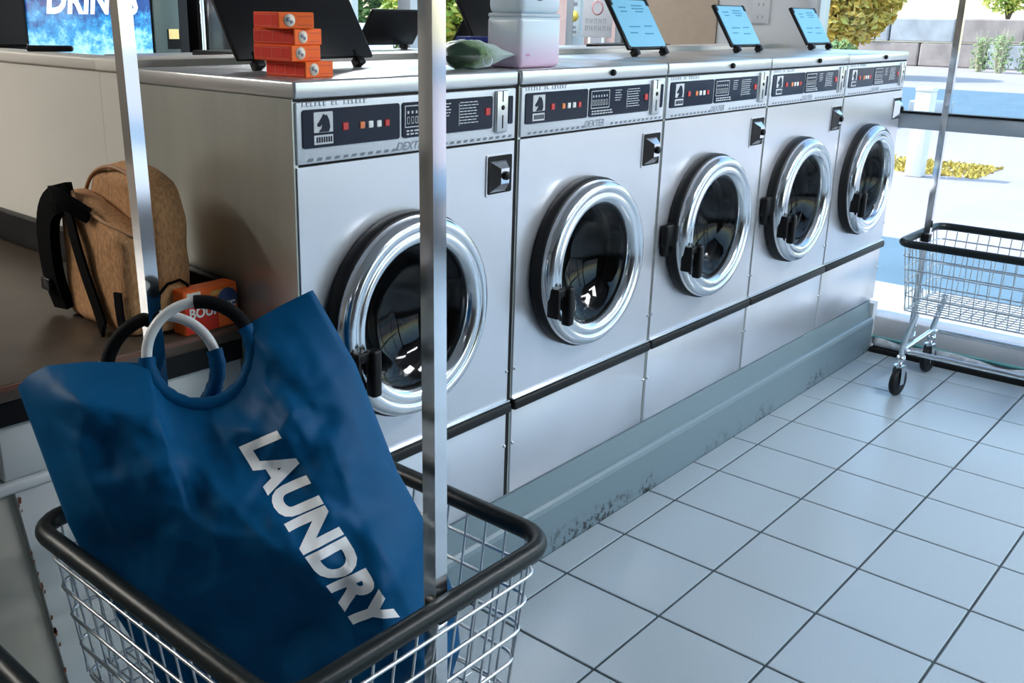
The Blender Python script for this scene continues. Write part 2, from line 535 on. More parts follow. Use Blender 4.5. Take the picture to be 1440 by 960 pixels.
# display panels
px = [(0.018, 0.288), (0.297, 0.602)]
PZ0, PZ1 = Z_PAN + .035, Z_PAN + .112
ME_disp = [lm('display_panel', MB().prism(rrect(a, PZ0, b_, PZ1, .006), 'y', -.004, 0), M_navy) for a, b_ in px]
btn = lambda x, m, s=.0145: lm('button', MB().bbox(x, -.0065, PZ0 + .030, x + s, -.003, PZ0 + .030 + s, .0015, 1), m)
ME_btn = [btn(.122, M_red, .016), btn(.170, M_orange_b), btn(.194, M_white_b), btn(.218, M_white_b), btn(.242, M_red)]
ME_btn2 = lm('button', MB().bbox(.574, -.0065, PZ0 + .032, .592, -.003, PZ0 + .050, .0015, 1), M_red)
lg = MB()
lg.prism(rrect(.046, PZ0 + .030, .096, PZ0 + .071, .002), 'y', -.0050, -.0036)
ME_logo = lm('emblem_plate', lg, M_inkwhite)
lh = MB(); hx(lh, .052, PZ0 + .031, .038, -.0048)
ME_horse = lm('horse_emblem', lh, M_navy)
ME_logo2 = lm('emblem_caption', MB().box(.046, -.0048, PZ0 + .006, .096, -.0036, PZ0 + .025), M_inkwhite)
ink = MB()
for k in range(7): ink.box(.052 + k * .0062, -.0056, PZ0 + .010, .0555 + k * .0062, -.0046, PZ0 + .021)
ME_logoink = lm('caption_ink', ink, M_navy)
# second panel: programme window with white outline, lines of small print
pr = MB()
a, b_, c_, d_ = .303, PZ0 + .022, .392, PZ0 + .070
for (u0, v0, u1, v1) in ((a, b_, c_, b_ + .002), (a, d_ - .002, c_, d_), (a, b_, a + .002, d_), (c_ - .002, b_, c_, d_)):
    pr.box(u0, -.0052, v0, u1, -.0038, v1)
rr = random.Random(3)
for k in range(6):
    x = .310 + k * .013
    for (u0, v0, u1, v1) in ((x, .030, x + .008, .0315), (x, .044, x + .008, .0455), (x, .030, x + .0012, .0455), (x + .0068, .030, x + .008, .0455)):
        pr.box(u0, -.0052, PZ0 + v0, u1, -.0038, PZ0 + v1)
    pr.box(x + .001, -.0052, PZ0 + .052, x + .006, -.0038, PZ0 + .058)
for r_ in range(2):
    x = .308
    while x < .40:
        l = rr.uniform(.006, .014); pr.box(x, -.0052, PZ0 + .006 + r_ * .007, x + l, -.0038, PZ0 + .0095 + r_ * .007); x += l + .004
for (xa, xb, n) in ((.420, .452, 5), (.484, .548, 8)):
    for r_ in range(n):
        x = xa; z = PZ0 + .066 - r_ * .0068
        while x < xb - .006:
            l = rr.uniform(.005, .015); l = min(l, xb - x); pr.box(x, -.0052, z, x + l, -.0038, z + .0022); x += l + .003
pr.box(.480, -.0052, PZ0 + .014, .4815, -.0038, PZ0 + .066)
ME_print = lm('printed_lines', pr, M_inkwhite)
pk = MB()
for k in range(16):
    x = .02 + k * .011
    if k in (6, 9): continue
    pk.box(x, -.0024, PZ1 + .006, x + .006, -.0008, PZ1 + .0075); pk.box(x, -.0024, PZ1 + .006, x + .0012, -.0008, PZ1 + .014)
    if k % 2: pk.box(x, -.0024, PZ1 + .0125, x + .006, -.0008, PZ1 + .014)
ME_model = lm('faint_lettering', pk, mat('faint_ink', (.36, .40, .45), .5))
st = MB()
for k in range(28):
    x = .03 + k * .0235
    if .27 < x < .39: continue
    st.add([(x, -.0022, Z_PAN + .008), (x + .012, -.0022, Z_PAN + .008), (x + .016, -.0022, Z_PAN + .014), (x + .004, -.0022, Z_PAN + .014)], [(0, 1, 2, 3)])
ME_stripe = lm('dashed_stripe', st, mat('stripe_grey', (.17, .19, .23), .5))
cp = MB().bbox(.612, -.010, PZ0 - .012, .655, 0, Z_LIP - .010, .003)
ME_coin = lm('coin_plate', cp, M_steel_top)
ME_coinslot = lm('coin_slot', MB().box(.632, -.0112, PZ0 + .062, .6345, -.0098, PZ0 + .088).box(.632, -.0112, PZ0 - .002, .635, -.0098, PZ0 + .030).lathe([(.0001, -.0112), (.006, -.0112), (.006, -.009)], center=(.634, 0, PZ0 + .048), seg=12), M_black)
ME_side = lm('side_display', MB().prism(rrect(.664, PZ0 + .006, .680, PZ0 + .074, .004), 'y', -.004, 0), M_navy)
# coin box: black recess with a chrome pyramid lock
cx0, cx1, cz0, cz1 = .590, .682, Z_PAN - .128, Z_PAN - .034
ME_boxf = lm('coin_box_frame', MB().prism(rrect(cx0 - .004, cz0 - .006, cx1 + .004, cz1 + .004, .006), 'y', -.003, 0.004), M_steel)
ME_boxr = lm('coin_box_recess', MB().prism(rrect(cx0, cz0, cx1, cz1, .005), 'y', -.0042, -.002), M_dark)
mx_, mz_ = (cx0 + cx1) / 2 - .004, (cz0 + cz1) / 2
pyr = MB()
o4 = [(cx0 + .006, -.0045, cz0 + .004), (cx1 - .026, -.0045, cz0 + .004), (cx1 - .026, -.0045, cz1 - .012), (cx0 + .006, -.0045, cz1 - .012)]
i4 = [(mx_ - .017, -.026, mz_ - .020), (mx_ + .014, -.026, mz_ - .020), (mx_ + .014, -.026, mz_ + .018), (mx_ - .017, -.026, mz_ + .018)]
pyr.add(o4 + i4, [(0, 1, 5, 4), (1, 2, 6, 5), (2, 3, 7, 6), (3, 0, 4, 7), (4, 5, 6, 7)])
ME_pyr = lm('coin_box_cover', pyr, M_chrome)
ME_lock = lm('coin_lock', MB().lathe([(.0001, -.034), (.0085, -.034), (.011, -.031), (.011, -.025)], center=(mx_, 0, mz_), seg=20), M_black)
ME_knob = lm('top_lock', MB().lathe([(.0001, -.014), (.006, -.014), (.009, -.010), (.009, -.002)], center=(.40, 0, Z_LIP + .018), seg=16), M_black)
sw = MB()
for z in (Z_BUMP + .10, Z_BUMP - .12):
    for x in (.010, WM - .010):
        sw.lathe([(.0001, -.004), (.004, -.004), (.005, 0)], center=(x, 0, z), seg=8)
ME_screw = lm('panel_screws', sw, M_zinc)

def lid_part(parent, x0, x1, y, z, length, ang, label_mat, yaw_back=False, name='lid', brackets=True):
    """open soap lid: thin framed tray hinged on the top, tilted back by ang"""
    wdt = x1 - x0
    o = obj(name, MB().bbox(0, -.006, 0, wdt, .006, length, .005), M_black, parent, (x1 if yaw_back else x0, y, z + .022), (-ang, 0, PI if yaw_back else 0))
    if label_mat:
        lb = obj('lid_label', MB().prism(rrect(.010, .008, wdt - .010, length - .008, .01), 'y', -.0085, -.006), label_mat, o)
        pm = MB()
        q = random.Random(5)
        for (u, v, l) in ((.18, .80, .2), (.52, .84, .3), (.5, .78, .34), (.2, .72, .16), (.56, .72, .22), (.24, .42, .3), (.62, .43, .22), (.2, .3, .2), (.55, .28, .25)):
            pm.box(u * wdt, -.0092, v * length, (u + l * .9) * wdt, -.0086, v * length + .004)
        obj('printed_lines', pm, M_cyanink, o)['kind'] = 'stuff'
        for (u, v) in ((0.0, length - .03), (wdt - .022, length - .03)):
            obj('corner_clip', MB().bbox(u, -.010, v, u + .022, .002, v + .028, .003), M_black, o)
    if brackets:
        for xx in (wdt * .12, wdt * .86):
            obj('hinge', MB().bbox(xx - .012, -.018, -.024, xx + .012, .010, -.002, .003).bbox(xx - .006, -.008, -.010, xx + .006, .006, .02, .002), M_black, o, None, None)
    return o

def make_washer(i, label, lid, gapx=0.0):
    t = thing('washing_machine', label, 'washing machine', (MX0 + i * WP + (.008 if i else 0), MYF, MZ0), 0, 'front loading washers in the island row')
    for k in WL: obj(k, W_ME[k], None, t)
    d = obj('door_ring', ME_ring, None, t)
    obj('door_gasket', ME_gasket, None, d); obj('door_glass', ME_dglass, None, d); obj('door_handle', ME_handle, None, d)
    if i == 1: obj('gap_shade', MB().box(-.0125, .006, 0, -.0018, .50, Z_TOP - .008), M_dark, t)  # dark strip standing in for shade in the gap between two washers
    if i in (2, 3): obj('ring_shade_block', ME_ringshade, None, t)
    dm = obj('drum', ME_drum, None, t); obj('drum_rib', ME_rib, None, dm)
    for k, me in enumerate(ME_disp):
        p = obj('display_panel', me, None, t)
        if k == 0:
            for bme in ME_btn: obj('button', bme, None, p)
            obj('emblem_plate', ME_logo, None, p); obj('horse_emblem', ME_horse, None, p)
            obj('emblem_caption', ME_logo2, None, p); obj('caption_ink', ME_logoink, None, p)
        else:
            obj('button', ME_btn2, None, p); obj('printed_lines', ME_print, None, p)['kind'] = 'stuff'
    obj('faint_lettering', ME_model, None, t)['kind'] = 'stuff'; obj('dashed_stripe', ME_stripe, None, t)['kind'] = 'stuff'
    text_xz('brand_lettering', 'DEXTER', .28, Z_PAN + .008, .375, Z_PAN + .026, -.0022, M_ink, t, 0.35, 0.01)
    cpn = obj('coin_plate', ME_coin, None, t); obj('coin_slot', ME_coinslot, None, cpn)
    obj('side_display', ME_side, None, t)
    cf = obj('coin_box_frame', ME_boxf, None, t); obj('coin_box_recess', ME_boxr, None, cf); obj('coin_box_cover', ME_pyr, None, cf); obj('coin_lock', ME_lock, None, cf)
    obj('top_lock', ME_knob, None, t); obj('panel_screws', ME_screw, None, t)['kind'] = 'stuff'
    if lid:
        x0, x1, ln, lmx = lid
        ox = MX0 + i * WP + (.008 if i else 0)
        lid_part(t, x0 - ox, x1 - ox, .235 - MYF, Z_TOP, ln, .57, lmx)
    return t
make_washer(0, 'nearest stainless front-loading washer with orange boxes stacked on its top corner', (0.03, 0.445, .26, None))
make_washer(1, 'stainless front-loading washer second from the left with a jug on its corner', (0.86, 1.17, .22, None), .003)
make_washer(2, 'middle stainless front-loading washer of the row of five', (1.635, 1.89, .20, M_lidsky))
make_washer(3, 'stainless front-loading washer second from the window end of the row', (2.385, 2.645, .19, M_lidsky))
make_washer(4, 'stainless front-loading washer at the window end of the row', (3.105, 3.37, .19, M_lidsky))

# washers of the row behind the bulkhead: only their tops and lids show
blid = [None, 'up', 'up2', None, None]
backlab = ['washer top behind the island wall nearest the drinks machine', 'back-row washer with its black lid raised behind the orange boxes', 'back-row washer with black lid raised behind the green pouch', 'back-row washer with closed black lid beside the tan board', 'back-row washer with closed lid beside the white pier']
for i in range(4):
    t = thing('washing_machine', backlab[i], 'washing machine', (0.262 + i * 0.69, 0.665, MZ0 - .2), 0, 'washers in the row behind the island wall')
    obj('cabinet', MB().bbox(0, 0, 0, .66, .60, 1.12, .004), M_steel_side, t)
    obj('top', MB().bbox(0, 0, 1.12, .66, .60, 1.362, .006), M_steel_top, t)
    if i == 1: lid_part(t, .30, .60, .53, 1.358, .16, .62, None, True)
    elif i == 2: lid_part(t, .14, .42, .53, 1.358, .17, .62, None, True)
    else: obj('lid', MB().bbox(.15, .10, 1.362, .5, .34, 1.38, .006), M_black, t)

# ================================================================== COUNTER at the island end
ct = thing('counter', 'brown topped counter on a white base beside the nearest washer', 'counter', (-0.36, 0.6, 0))
def rel(mb, o=(-0.36, 0.6, 0)):
    mb.v = [(v[0] - o[0], v[1] - o[1], v[2] - o[2]) for v in mb.v]; return mb
TZ = 0.875
obj('countertop', rel(MB().bbox(-1.75, 0.09, TZ - .035, -0.083, 2.6, TZ, .004)), M_brown, ct)
obj('edge_band', rel(MB().box(-1.75, 0.086, TZ - .012, -0.083, 0.0895, TZ - .002)), M_brownedge, ct)
obj('overhang_shade', rel(MB().box(-1.70, 0.10, TZ - .085, -0.090, 0.14, TZ - .036)), M_black, ct)  # black band standing in for the shadow under the counter overhang
struct('trim_4', MB().bbox(-0.108, 0.150, TZ + .001, -0.081, 2.6, TZ + .092, .004), M_black, label='black splash rail along the counter back')
# base: upper box, ridge moulding, tapering lower body
obj('upper_panel', rel(MB().bbox(-0.632, 0.115, 0.672, -0.085, 0.155, TZ - .086, .003)), M_cab, ct)
obj('upper_side', rel(MB().bbox(-1.6, 0.150, 0.672, -0.634, 0.19, TZ - .086, .003)), M_cab_shaded, ct)
obj('ridge', rel(MB().bbox(-1.6, 0.104, 0.648, -0.085, 0.2, 0.671, .006)), M_cab, ct)
lo_ = MB().add([(-0.535, .112, 0), (-0.085, .112, 0), (-0.085, .112, .647), (-0.617, .112, .647), (-0.535, .16, 0), (-0.085, .16, 0), (-0.085, .16, .647), (-0.617, .16, .647)],
    [(0, 1, 2, 3), (4, 7, 6, 5), (0, 3, 7, 4), (1, 5, 6, 2), (3, 2, 6, 7), (0, 4, 5, 1)])
obj('lower_panel', rel(lo_), M_cab, ct)
ls_ = MB().add([(-0.536, .125, 0), (-0.618, .125, .647), (-1.6, .125, .647), (-1.6, .125, 0), (-0.536, .16, 0), (-0.618, .16, .647), (-1.6, .16, .647), (-1.6, .16, 0)],
    [(0, 1, 2, 3), (4, 7, 6, 5), (0, 4, 5, 1), (2, 6, 7, 3), (1, 5, 6, 2), (0, 3, 7, 4)])
obj('side_panel', rel(ls_), M_cab_shaded, ct)
rs = MB(); q = random.Random(11)
for k in range(26):
    z = q.uniform(.05, .63); x = -0.535 - .082 * z / .647 + q.uniform(-.002, .004); s_ = q.uniform(.002, .006)
    rs.add([(x - s_ * .6, .1105, z - s_), (x + s_ * .5, .1105, z - s_ * 1.3), (x + s_ * .7, .1105, z + s_), (x - s_ * .3, .1105, z + s_ * 1.8)], [(0, 1, 2, 3)])
obj('rust_chips', rel(rs), mat('rust', (.16, .05, .02), .8), ct)['kind'] = 'stuff'

# ================================================================== CARTS
def rounded_path(x0, y0, x1, y1, r, z, seg=6):
    return [(p[0], p[1], z) for p in rrect(x0, y0, x1, y1, r, seg)]
WIRE = {}
def wire_mesh(key, path, r=.0022, seg=6):
    if key not in WIRE:
        me = MB().tube(path, r, seg).mesh('wire'); me.materials.append(M_zinc); WIRE[key] = me
    return WIRE[key]
def make_cart(label, loc, W_, L_, ZR, rotz=0, pole_h=1.86, depth=.29, group='wire laundry carts', pole_dx=(0, 0), lean=0.0, axle=0.3):
    """W_ along x, L_ along y, empty at floor under the basket centre"""
    t = thing('laundry_cart', label, 'cart', loc, rotz, group)
    hx_, hy = W_ / 2, L_ / 2
    obj('rim_bumper', MB().tube(rounded_path(-hx_, -hy, hx_, hy, .055, ZR), .0165, 12, True), M_rim, t)
    ins = .035
    zb = ZR - depth
    def inset(z): return .012 + (ZR - z) / depth * ins
    k = inset(zb)
    # vertical wires
    nx = int(W_ / .042); ny = int(L_ / .042)
    for i in range(1, nx):
        x = -hx_ + W_ * i / nx
        for s_ in (-1, 1):
            obj('wire', wire_mesh(('vx', s_, W_, L_, ZR), [(0, s_ * (hy - .008), ZR), (0, s_ * (hy - k), zb)]), None, t, (x, 0, 0))
    for i in range(1, ny):
        y = -hy + L_ * i / ny
        for s_ in (-1, 1):
            obj('wire', wire_mesh(('vy', s_, W_, L_, ZR), [(s_ * (hx_ - .008), 0, ZR), (s_ * (hx_ - k), 0, zb)]), None, t, (0, y, 0))
    # bottom wires
    for i in range(0, nx + 1):
        x = (-hx_ + k) + (W_ - 2 * k) * i / nx
        obj('wire', wire_mesh(('bx', W_, L_, ZR), [(0, -hy + k, zb), (0, hy - k, zb)]), None, t, (x, 0, 0))
    for i in range(0, ny + 1):
        y = (-hy + k) + (L_ - 2 * k) * i / ny
        obj('wire', wire_mesh(('by', W_, L_, ZR), [(-hx_ + k, 0, zb - .004), (hx_ - k, 0, zb - .004)]), None, t, (0, y, 0))
    # horizontal hoops, standing slightly proud
    for z in (ZR - .055, ZR - .11, ZR - .165, ZR - .225, zb):
        e = inset(z) - .006
        obj('hoop', MB().tube(rounded_path(-hx_ + e, -hy + e, hx_ - e, hy - e, .03, z, 4), .0032, 8, True), M_zinc, t)
    # frame: lower rectangle, four legs, castors
    zf = 0.20
    fx, fy = hx_ - .05, hy - .06
    obj('lower_frame', MB().tube(rounded_path(-fx, -fy, fx, fy, .04, zf), .011, 10, True), M_chrome_soft, t)
    for sx in (-1, 1):
        for sy in (-1, 1):
            obj('leg', MB().tube([(sx * fx, sy * fy, .17), (sx * fx, sy * fy, zf + .02), (sx * (fx - .004), sy * (fy - .03), zb - .02), (sx * (fx - .004), sy * (fy - .03), zb)], .012, 10), M_chrome_soft, t)
            cb = MB().lathe([(.0001, .178), (.016, .178), (.020, .158), (.013, .150), (.013, .132)], 'z', 16)
            cb.bbox(-.022, -.012, .050, -.018, .020, .136, .001, 1).bbox(.018, -.012, .050, .022, .020, .136, .001, 1).box(-.022, -.012, .130, .022, .020, .136)
            wh = MB().lathe([(.0001, -.014), (.028, -.014), (.030, -.011), (.055, -.013), (.060, -.008), (.060, .008), (.055, .013), (.030, .011), (.028, .014), (.0001, .014)], 'x', 28, (0, 0, .060))
            cst = obj('caster', cb, M_chrome_soft, t, (sx * fx, sy * fy, 0), (0, 0, axle))
            obj('wheel', wh, M_rubber, cst)
    # hanging poles at the middle of both ends, with a cross bar on top
    for s_ in (-1, 1):
        pdx = pole_dx[0 if s_ < 0 else 1]
        obj('pole', MB().tube([(pdx + lean * .5, s_ * (hy - .030), zf), (pdx - lean, s_ * (hy - .030), pole_h)], .0125, sq=True), M_chrome, t)
        obj('pole_bracket', MB().bbox(pdx - .02, s_ * (hy - .022) - .022, ZR - .03, pdx + .02, s_ * (hy - .022) + .012, ZR + .004, .003), M_black, t)
    obj('hanging_bar', MB().tube([(pole_dx[0] - lean, -hy - .02, pole_h), (pole_dx[1] - lean, hy + .02, pole_h)], .0135, 12), M_chrome, t)
    return t
CX0, CX1, CY0, CY1, CZR = -0.688, -0.122, -0.797, -0.130, 0.70
make_cart('wire laundry cart in the foreground holding the blue bag', ((CX0 + CX1) / 2, (CY0 + CY1) / 2, 0), CX1 - CX0, CY1 - CY0, CZR, pole_dx=(.034, -.045), lean=.02)
make_cart('empty wire laundry cart standing by the window', (3.068, -0.745, 0), 0.50, 0.74, 0.668, axle=1.45)
make_cart('wire laundry cart of which only a dark rim corner shows at lower left', (-1.16, -0.32, 0), 0.56, 0.66, 0.69)

# ================================================================== LAUNDRY BAG
BP0 = Vector((-.42, -.42, .70))
Bn = Vector((-.62, -.70, .35)).normalized()
Be1 = Vector((-Bn.y, Bn.x, 0)).normalized()
Be2 = Bn.cross(Be1)
def curve_pts(pts, n):
    """resample a polyline evenly"""
    d = [0]
    for a, b in zip(pts, pts[1:]): d.append(d[-1] + math.dist(a, b))
    out = []
    for i in range(n + 1):
        s = d[-1] * i / n
        k = 0
        while k < len(d) - 2 and d[k + 1] < s: k += 1
        f = (s - d[k]) / max(1e-9, d[k + 1] - d[k])
        out.append((pts[k][0] + (pts[k + 1][0] - pts[k][0]) * f, pts[k][1] + (pts[k + 1][1] - pts[k][1]) * f))
    return out
NU, NV = 110, 96
top_p = [(-.407, .247), (-.385, .268), (-.356, .283), (-.286, .288), (-.205, .284), (-.191, .280), (-.184, .256), (-.168, .232), (-.147, .217), (-.122, .208), (-.10, .206), (-.075, .213), (-.055, .231), (-.038, .258), (-.030, .29), (-.026, .345), (-.01, .355), (.03, .377), (.083, .403)]
bot_p = [(-.150, -.292), (-.05, -.300), (.10, -.300), (.300, -.290)]
lef_p = [(-.407, .247), (-.367, .134), (-.327, .021), (-.270, -.10), (-.150, -.292)]
rig_p = [(.083, .403), (.154, .275), (.222, .089), (.278, -.02), (.318, -.13), (.325, -.22), (.300, -.290)]
tp = curve_pts(top_p, NU); bo = curve_pts(bot_p, NU); le = curve_pts(lef_p, NV); ri = curve_pts(rig_p, NV)
def coons(i, j):
    u, v = i / NU, j / NV
    r = []
    for c in (0, 1):
        r.append((1 - v) * tp[i][c] + v * bo[i][c] + (1 - u) * le[j][c] + u * ri[j][c]
                 - ((1 - u) * (1 - v) * tp[0][c] + u * (1 - v) * tp[-1][c] + (1 - u) * v * bo[0][c] + u * v * bo[-1][c]))
    return r
def seg_dist(p, a, b):
    ax, ay = b[0] - a[0], b[1] - a[1]
    t = ((p[0] - a[0]) * ax + (p[1] - a[1]) * ay) / (ax * ax + ay * ay)
    t = max(0, min(1, t))
    q_ = (a[0] + ax * t, a[1] + ay * t)
    cr = ax * (p[1] - a[1]) - ay * (p[0] - a[0])
    return math.dist(p, q_), (1 if cr > 0 else -1)
RID = [(-.345, .262), (-.22, .205), (-.13, .150), (-.046, .060), (.03, -.01), (.13, -.10), (.17, -.25)]
def ridge(p):
    best = (9, 1)
    for a, b in zip(RID, RID[1:]):
        d = seg_dist(p, a, b)
        if d[0] < best[0]: best = d
    return best
CREASES = [((-.30, .24), (-.16, .12), .012, .03), ((-.02, .30), (.10, .18), -.012, .028), ((.05, .36), (.16, .16), .010, .025), ((-.17, .20), (.04, .16), .010, .022),
           ((.0, .12), (.16, .03), -.010, .022), ((.10, .06), (.24, -.06), .010, .024), ((-.13, .12), (-.24, .09), .010, .02), ((-.10, .04), (-.26, -.02), -.010, .03), ((.02, .05), (.12, -.10), .008, .018),
           ((-.02, -.05), (-.16, -.12), .010, .026), ((.06, -.06), (.02, -.22), -.008, .025), ((.13, .28), (.06, .22), -.008, .018), ((-.02, .07), (.05, .20), .012, .02), ((.18, -.02), (.20, -.2), .01, .03), ((-.33, .20), (-.24, .16), -.008, .02)]
def bag_w(i, j, side):
    u, v = i / NU, j / NV
    p = coons(i, j)
    if u <= 0 or u >= 1: return 0.0
    vb = (1 - max(0, (v - .84) / .16) ** 2)
    H = (.012 + .150 * min(1, v * 2.6) ** .8) * vb
    eg = min(1, math.sin(PI * u) * 2.4) ** .65
    d, sg = ridge(p)
    if side > 0:
        if sg < 0: g_ = max(.06, 1 - d / .27)
        else: g_ = 1 - .55 * min(1, d / .30) ** .9
        w_ = H * eg * g_
    else:
        w_ = H * .6 * eg
    e2_ = min(1, math.sin(PI * u) * 2.2) * min(1, v * 9) * vb
    for a, b, h, s in CREASES:
        if side < 0: h = -h * .6
        d, sg = seg_dist(p, a, b)
        w_ += 1.1 * h * e2_ * math.exp(-(d / s) ** 1.3)
    q1 = Vector((p[0] * 7.5 + p[1] * 3, p[1] * 7 - p[0] * 2.5, 7 + side))
    w_ -= .012 * abs(noise.noise(q1)) ** .8 * e2_
    w_ += .046 * (noise.voronoi(Vector((p[0] * 6.5 + p[1] * 2.5, p[1] * 6 - p[0] * 2, side * 3.3)))[0][0] - .4) * e2_ * .8
    w_ += .020 * (noise.voronoi(Vector((p[0] * 13 - p[1] * 4, p[1] * 12 + p[0] * 5, side * 1.3)))[0][0] - .4) * e2_ * .8
    q2 = Vector((p[0] * 17 - p[1] * 6, p[1] * 15 + p[0] * 5, 2 + side))
    w_ -= .004 * abs(noise.noise(q2)) ** .8 * e2_
    w_ += .003 * noise.noise(Vector((p[0] * 45, p[1] * 45, side))) * e2_
    return w_
def bag_side(side):
    vs = []
    for j in range(NV + 1):
        for i in range(NU + 1):
            p = coons(i, j)
            w_ = bag_w(i, j, side) * (1 if side > 0 else .75)
            g = .006 * side if 0 < i < NU else 0
            q_ = BP0 + Be1 * p[0] + Be2 * p[1] + Bn * (side * w_ + g)
            # keep the cloth inside the basket walls below the rim
            if q_.z < CZR + .02:
                e = .022 + (CZR - q_.z) / .29 * .035
                q_.x = min(max(q_.x, CX0 + e), CX1 - e); q_.y = min(max(q_.y, CY0 + e), CY1 - e)
            q_.z = max(q_.z, CZR - .282)
            vs.append(q_)
    fs = [(j * (NU + 1) + i, j * (NU + 1) + i + 1, (j + 1) * (NU + 1) + i + 1, (j + 1) * (NU + 1) + i) for j in range(NV) for i in range(NU)]
    return vs, fs
M_bag = mat('blue_nylon', (0.001, 0.074, 0.195), 0.5, 0, 0.09, noise_amt=0.06, nscale=9, bump=.04, bscale=500)
bag_base = BP0 + Be2 * -.30
bag = thing('laundry_bag', 'blue fabric laundry bag with round handles standing in the wire cart', 'bag', bag_base)
def brel(vs): return [(v[0] - bag_base.x, v[1] - bag_base.y, v[2] - bag_base.z) for v in vs]
fvs, ffs = bag_side(1)
bvs, bfs = bag_side(-1)
fr_ = obj('front_panel', MB().add(brel(fvs), ffs, True), M_bag, bag)
bk_ = obj('back_panel', MB().add(brel(bvs), bfs, True), M_bag, bag)
# bottom gusset joining both panels
n1 = NU + 1
gv = [fvs[NV * n1 + i] for i in range(n1)] + [bvs[NV * n1 + i] for i in range(n1)]
obj('base_gusset', MB().add(brel(gv), [(i, i + 1, n1 + i + 1, n1 + i) for i in range(NU)], True), M_bag, bag)
# printed LAUNDRY, laid on the front panel
bvh = BVHTree.FromPolygons([tuple(v) for v in fvs], ffs)
tsrc = text_mesh('LAUNDRY', 1.0, 0.0, 0.050, 4)
a, b_, c_, d_ = tsrc['bb']
bm = bmesh.new(); bm.from_mesh(tsrc)
bmesh.ops.triangulate(bm, faces=bm.faces[:])
Q = [(-.038, .142), (.155, -.146), (.216, -.124), (.027, .169)]
def tq(s, t):
    return tuple((1 - t) * ((1 - s) * Q[0][c] + s * Q[1][c]) + t * ((1 - s) * Q[3][c] + s * Q[2][c]) for c in (0, 1))
for v in bm.verts:
    p = tq((v.co.x - a) / (b_ - a), (v.co.y - c_) / (d_ - c_))
    v.co = (p[0], p[1], 0)
for _ in range(4):
    es = [e for e in bm.edges if e.calc_length() > .006]
    if es: bmesh.ops.subdivide_edges(bm, edges=es, cuts=1)
    bmesh.ops.triangulate(bm, faces=[f for f in bm.faces if len(f.verts) > 3])
for v in bm.verts:
    o_ = BP0 + Be1 * v.co.x + Be2 * v.co.y
    h_ = bvh.ray_cast(o_ + Bn * .4, -Bn)
    v.co = (h_[0] if h_[0] else o_ + Bn * .05) + Bn * .0012 - bag_base
tm = bpy.data.meshes.new('printed_word'); bm.to_mesh(tm); bm.free()
tm.materials.append(mat('white_ink', (.92, .94, .95), .6, 0, 0.1))
obj('printed_word', tm, None, fr_, label='white printed word LAUNDRY')
# ring handles
def ring_handle(c, R, off, white, foam, tilt=0.0):
    def P(a, r=R): return BP0 + Be1 * (c[0] + r * math.cos(a)) + Be2 * (c[1] + r * math.sin(a)) + Bn * (off - tilt * max(0, math.sin(a)))
    def arc(a0, a1, n=22): return brel([P(math.radians(a0 + (a1 - a0) * i / n)) for i in range(n + 1)])
    h = obj('handle', MB().tube(arc(*white), .0092, 12), mat('white_tube', (.66, .68, .68), .3), bag, label='white tube handle ring')
    obj('foam_grip', MB().tube(arc(*foam), .0120, 12), mat('black_foam', (.005, .005, .006), .7, 0, .1), h)
    return P
Pf = ring_handle((-.107, .297), .088, .012, (95, 195), (28, 96))
Pb = ring_handle((-.180, .272), .094, -.045, (20, 92), (92, 205))
# hem casing round the lower half of each ring
def casing(P, a0, a1, name):
    n = 40
    pts = []
    for i in range(n + 1):
        pts.append(P(math.radians(a0 + (a1 - a0) * i / n)))
    rad = [.0140 + .0008 * math.sin(i * 2.1) + .0004 * math.sin(i * 5.3) for i in range(n + 1)]
    obj(name, MB().tube(brel(pts), rad, 12), M_bag, bag)
casing(Pf, 183, 390, 'handle_casing')
casing(Pb, 205, 380, 'handle_casing')

# ================================================================== BACKPACK on the counter
bpx, bpy_ = -0.245, 0.292
bp = thing('backpack', 'tan corduroy backpack with black straps leaning on the washer side', 'backpack', (bpx, bpy_, TZ + .003))
M_tan = mat('tan_corduroy', (0.42, 0.215, 0.09), 0.85, noise_amt=.28, nscale=170, bump=.3, bscale=170, stretch=(1, 1, .45))
M_strap = mat('black_webbing', (.003, .003, .0035), .8, 0, .05)
def soft_slab(w_, d, h, topr, slope=0.0, ex=.40, rows=28, seg=44, lean=0.0):
    '''upright bag body: width w_ along y, thickness d along x, arched top; slope lowers the -y side of the top'''
    vs = []; fs = []
    zt = h - topr
    def half(z):
        if z <= zt: return w_ / 2 * (.96 + .04 * min(1, z / .05))
        f = min(1, (z - zt) / topr)
        return w_ / 2 * max(.02, 1 - f ** 2.6) ** .5
    for k in range(rows + 1):
        f = k / rows
        z = h * (f if f < .8 else .8 + (f - .8) * (2 - (f - .8) / .2) / 1.0 if False else f)
        hw = half(z)
        th = d / 2 * (1 - .12 * f) * min(1, .80 + 4 * f) * math.sqrt(max(.06, min(1, (1.015 - f) * 9)))
        for j in range(seg):
            a = 2 * PI * j / seg
            ca, sa = math.cos(a), math.sin(a)
            y = hw * math.copysign(abs(ca) ** ex, ca)
            x = th * math.copysign(abs(sa) ** ex, sa)
            n1_ = noise.noise(Vector((y * 16, z * 13, x * 9 + d * 50)))
            n2_ = noise.noise(Vector((y * 40, z * 9, x * 20 + 4)))
            vs.append((x + .006 * n1_ + .002 * n2_ + lean * f, y * (1 + .03 * n1_), z * (1 + slope * (y / w_ - .5) * f)))
    for k in range(rows):
        for j in range(seg):
            fs.append((k * seg + j, k * seg + (j + 1) % seg, (k + 1) * seg + (j + 1) % seg, (k + 1) * seg + j))
    fs.append(tuple(range(seg))); fs.append(tuple(range(rows * seg, (rows + 1) * seg)))
    return MB().add(vs, fs, True)
obj('main_compartment', soft_slab(.285, .10, .345, .13), M_tan, bp, (.030, 0, .002))
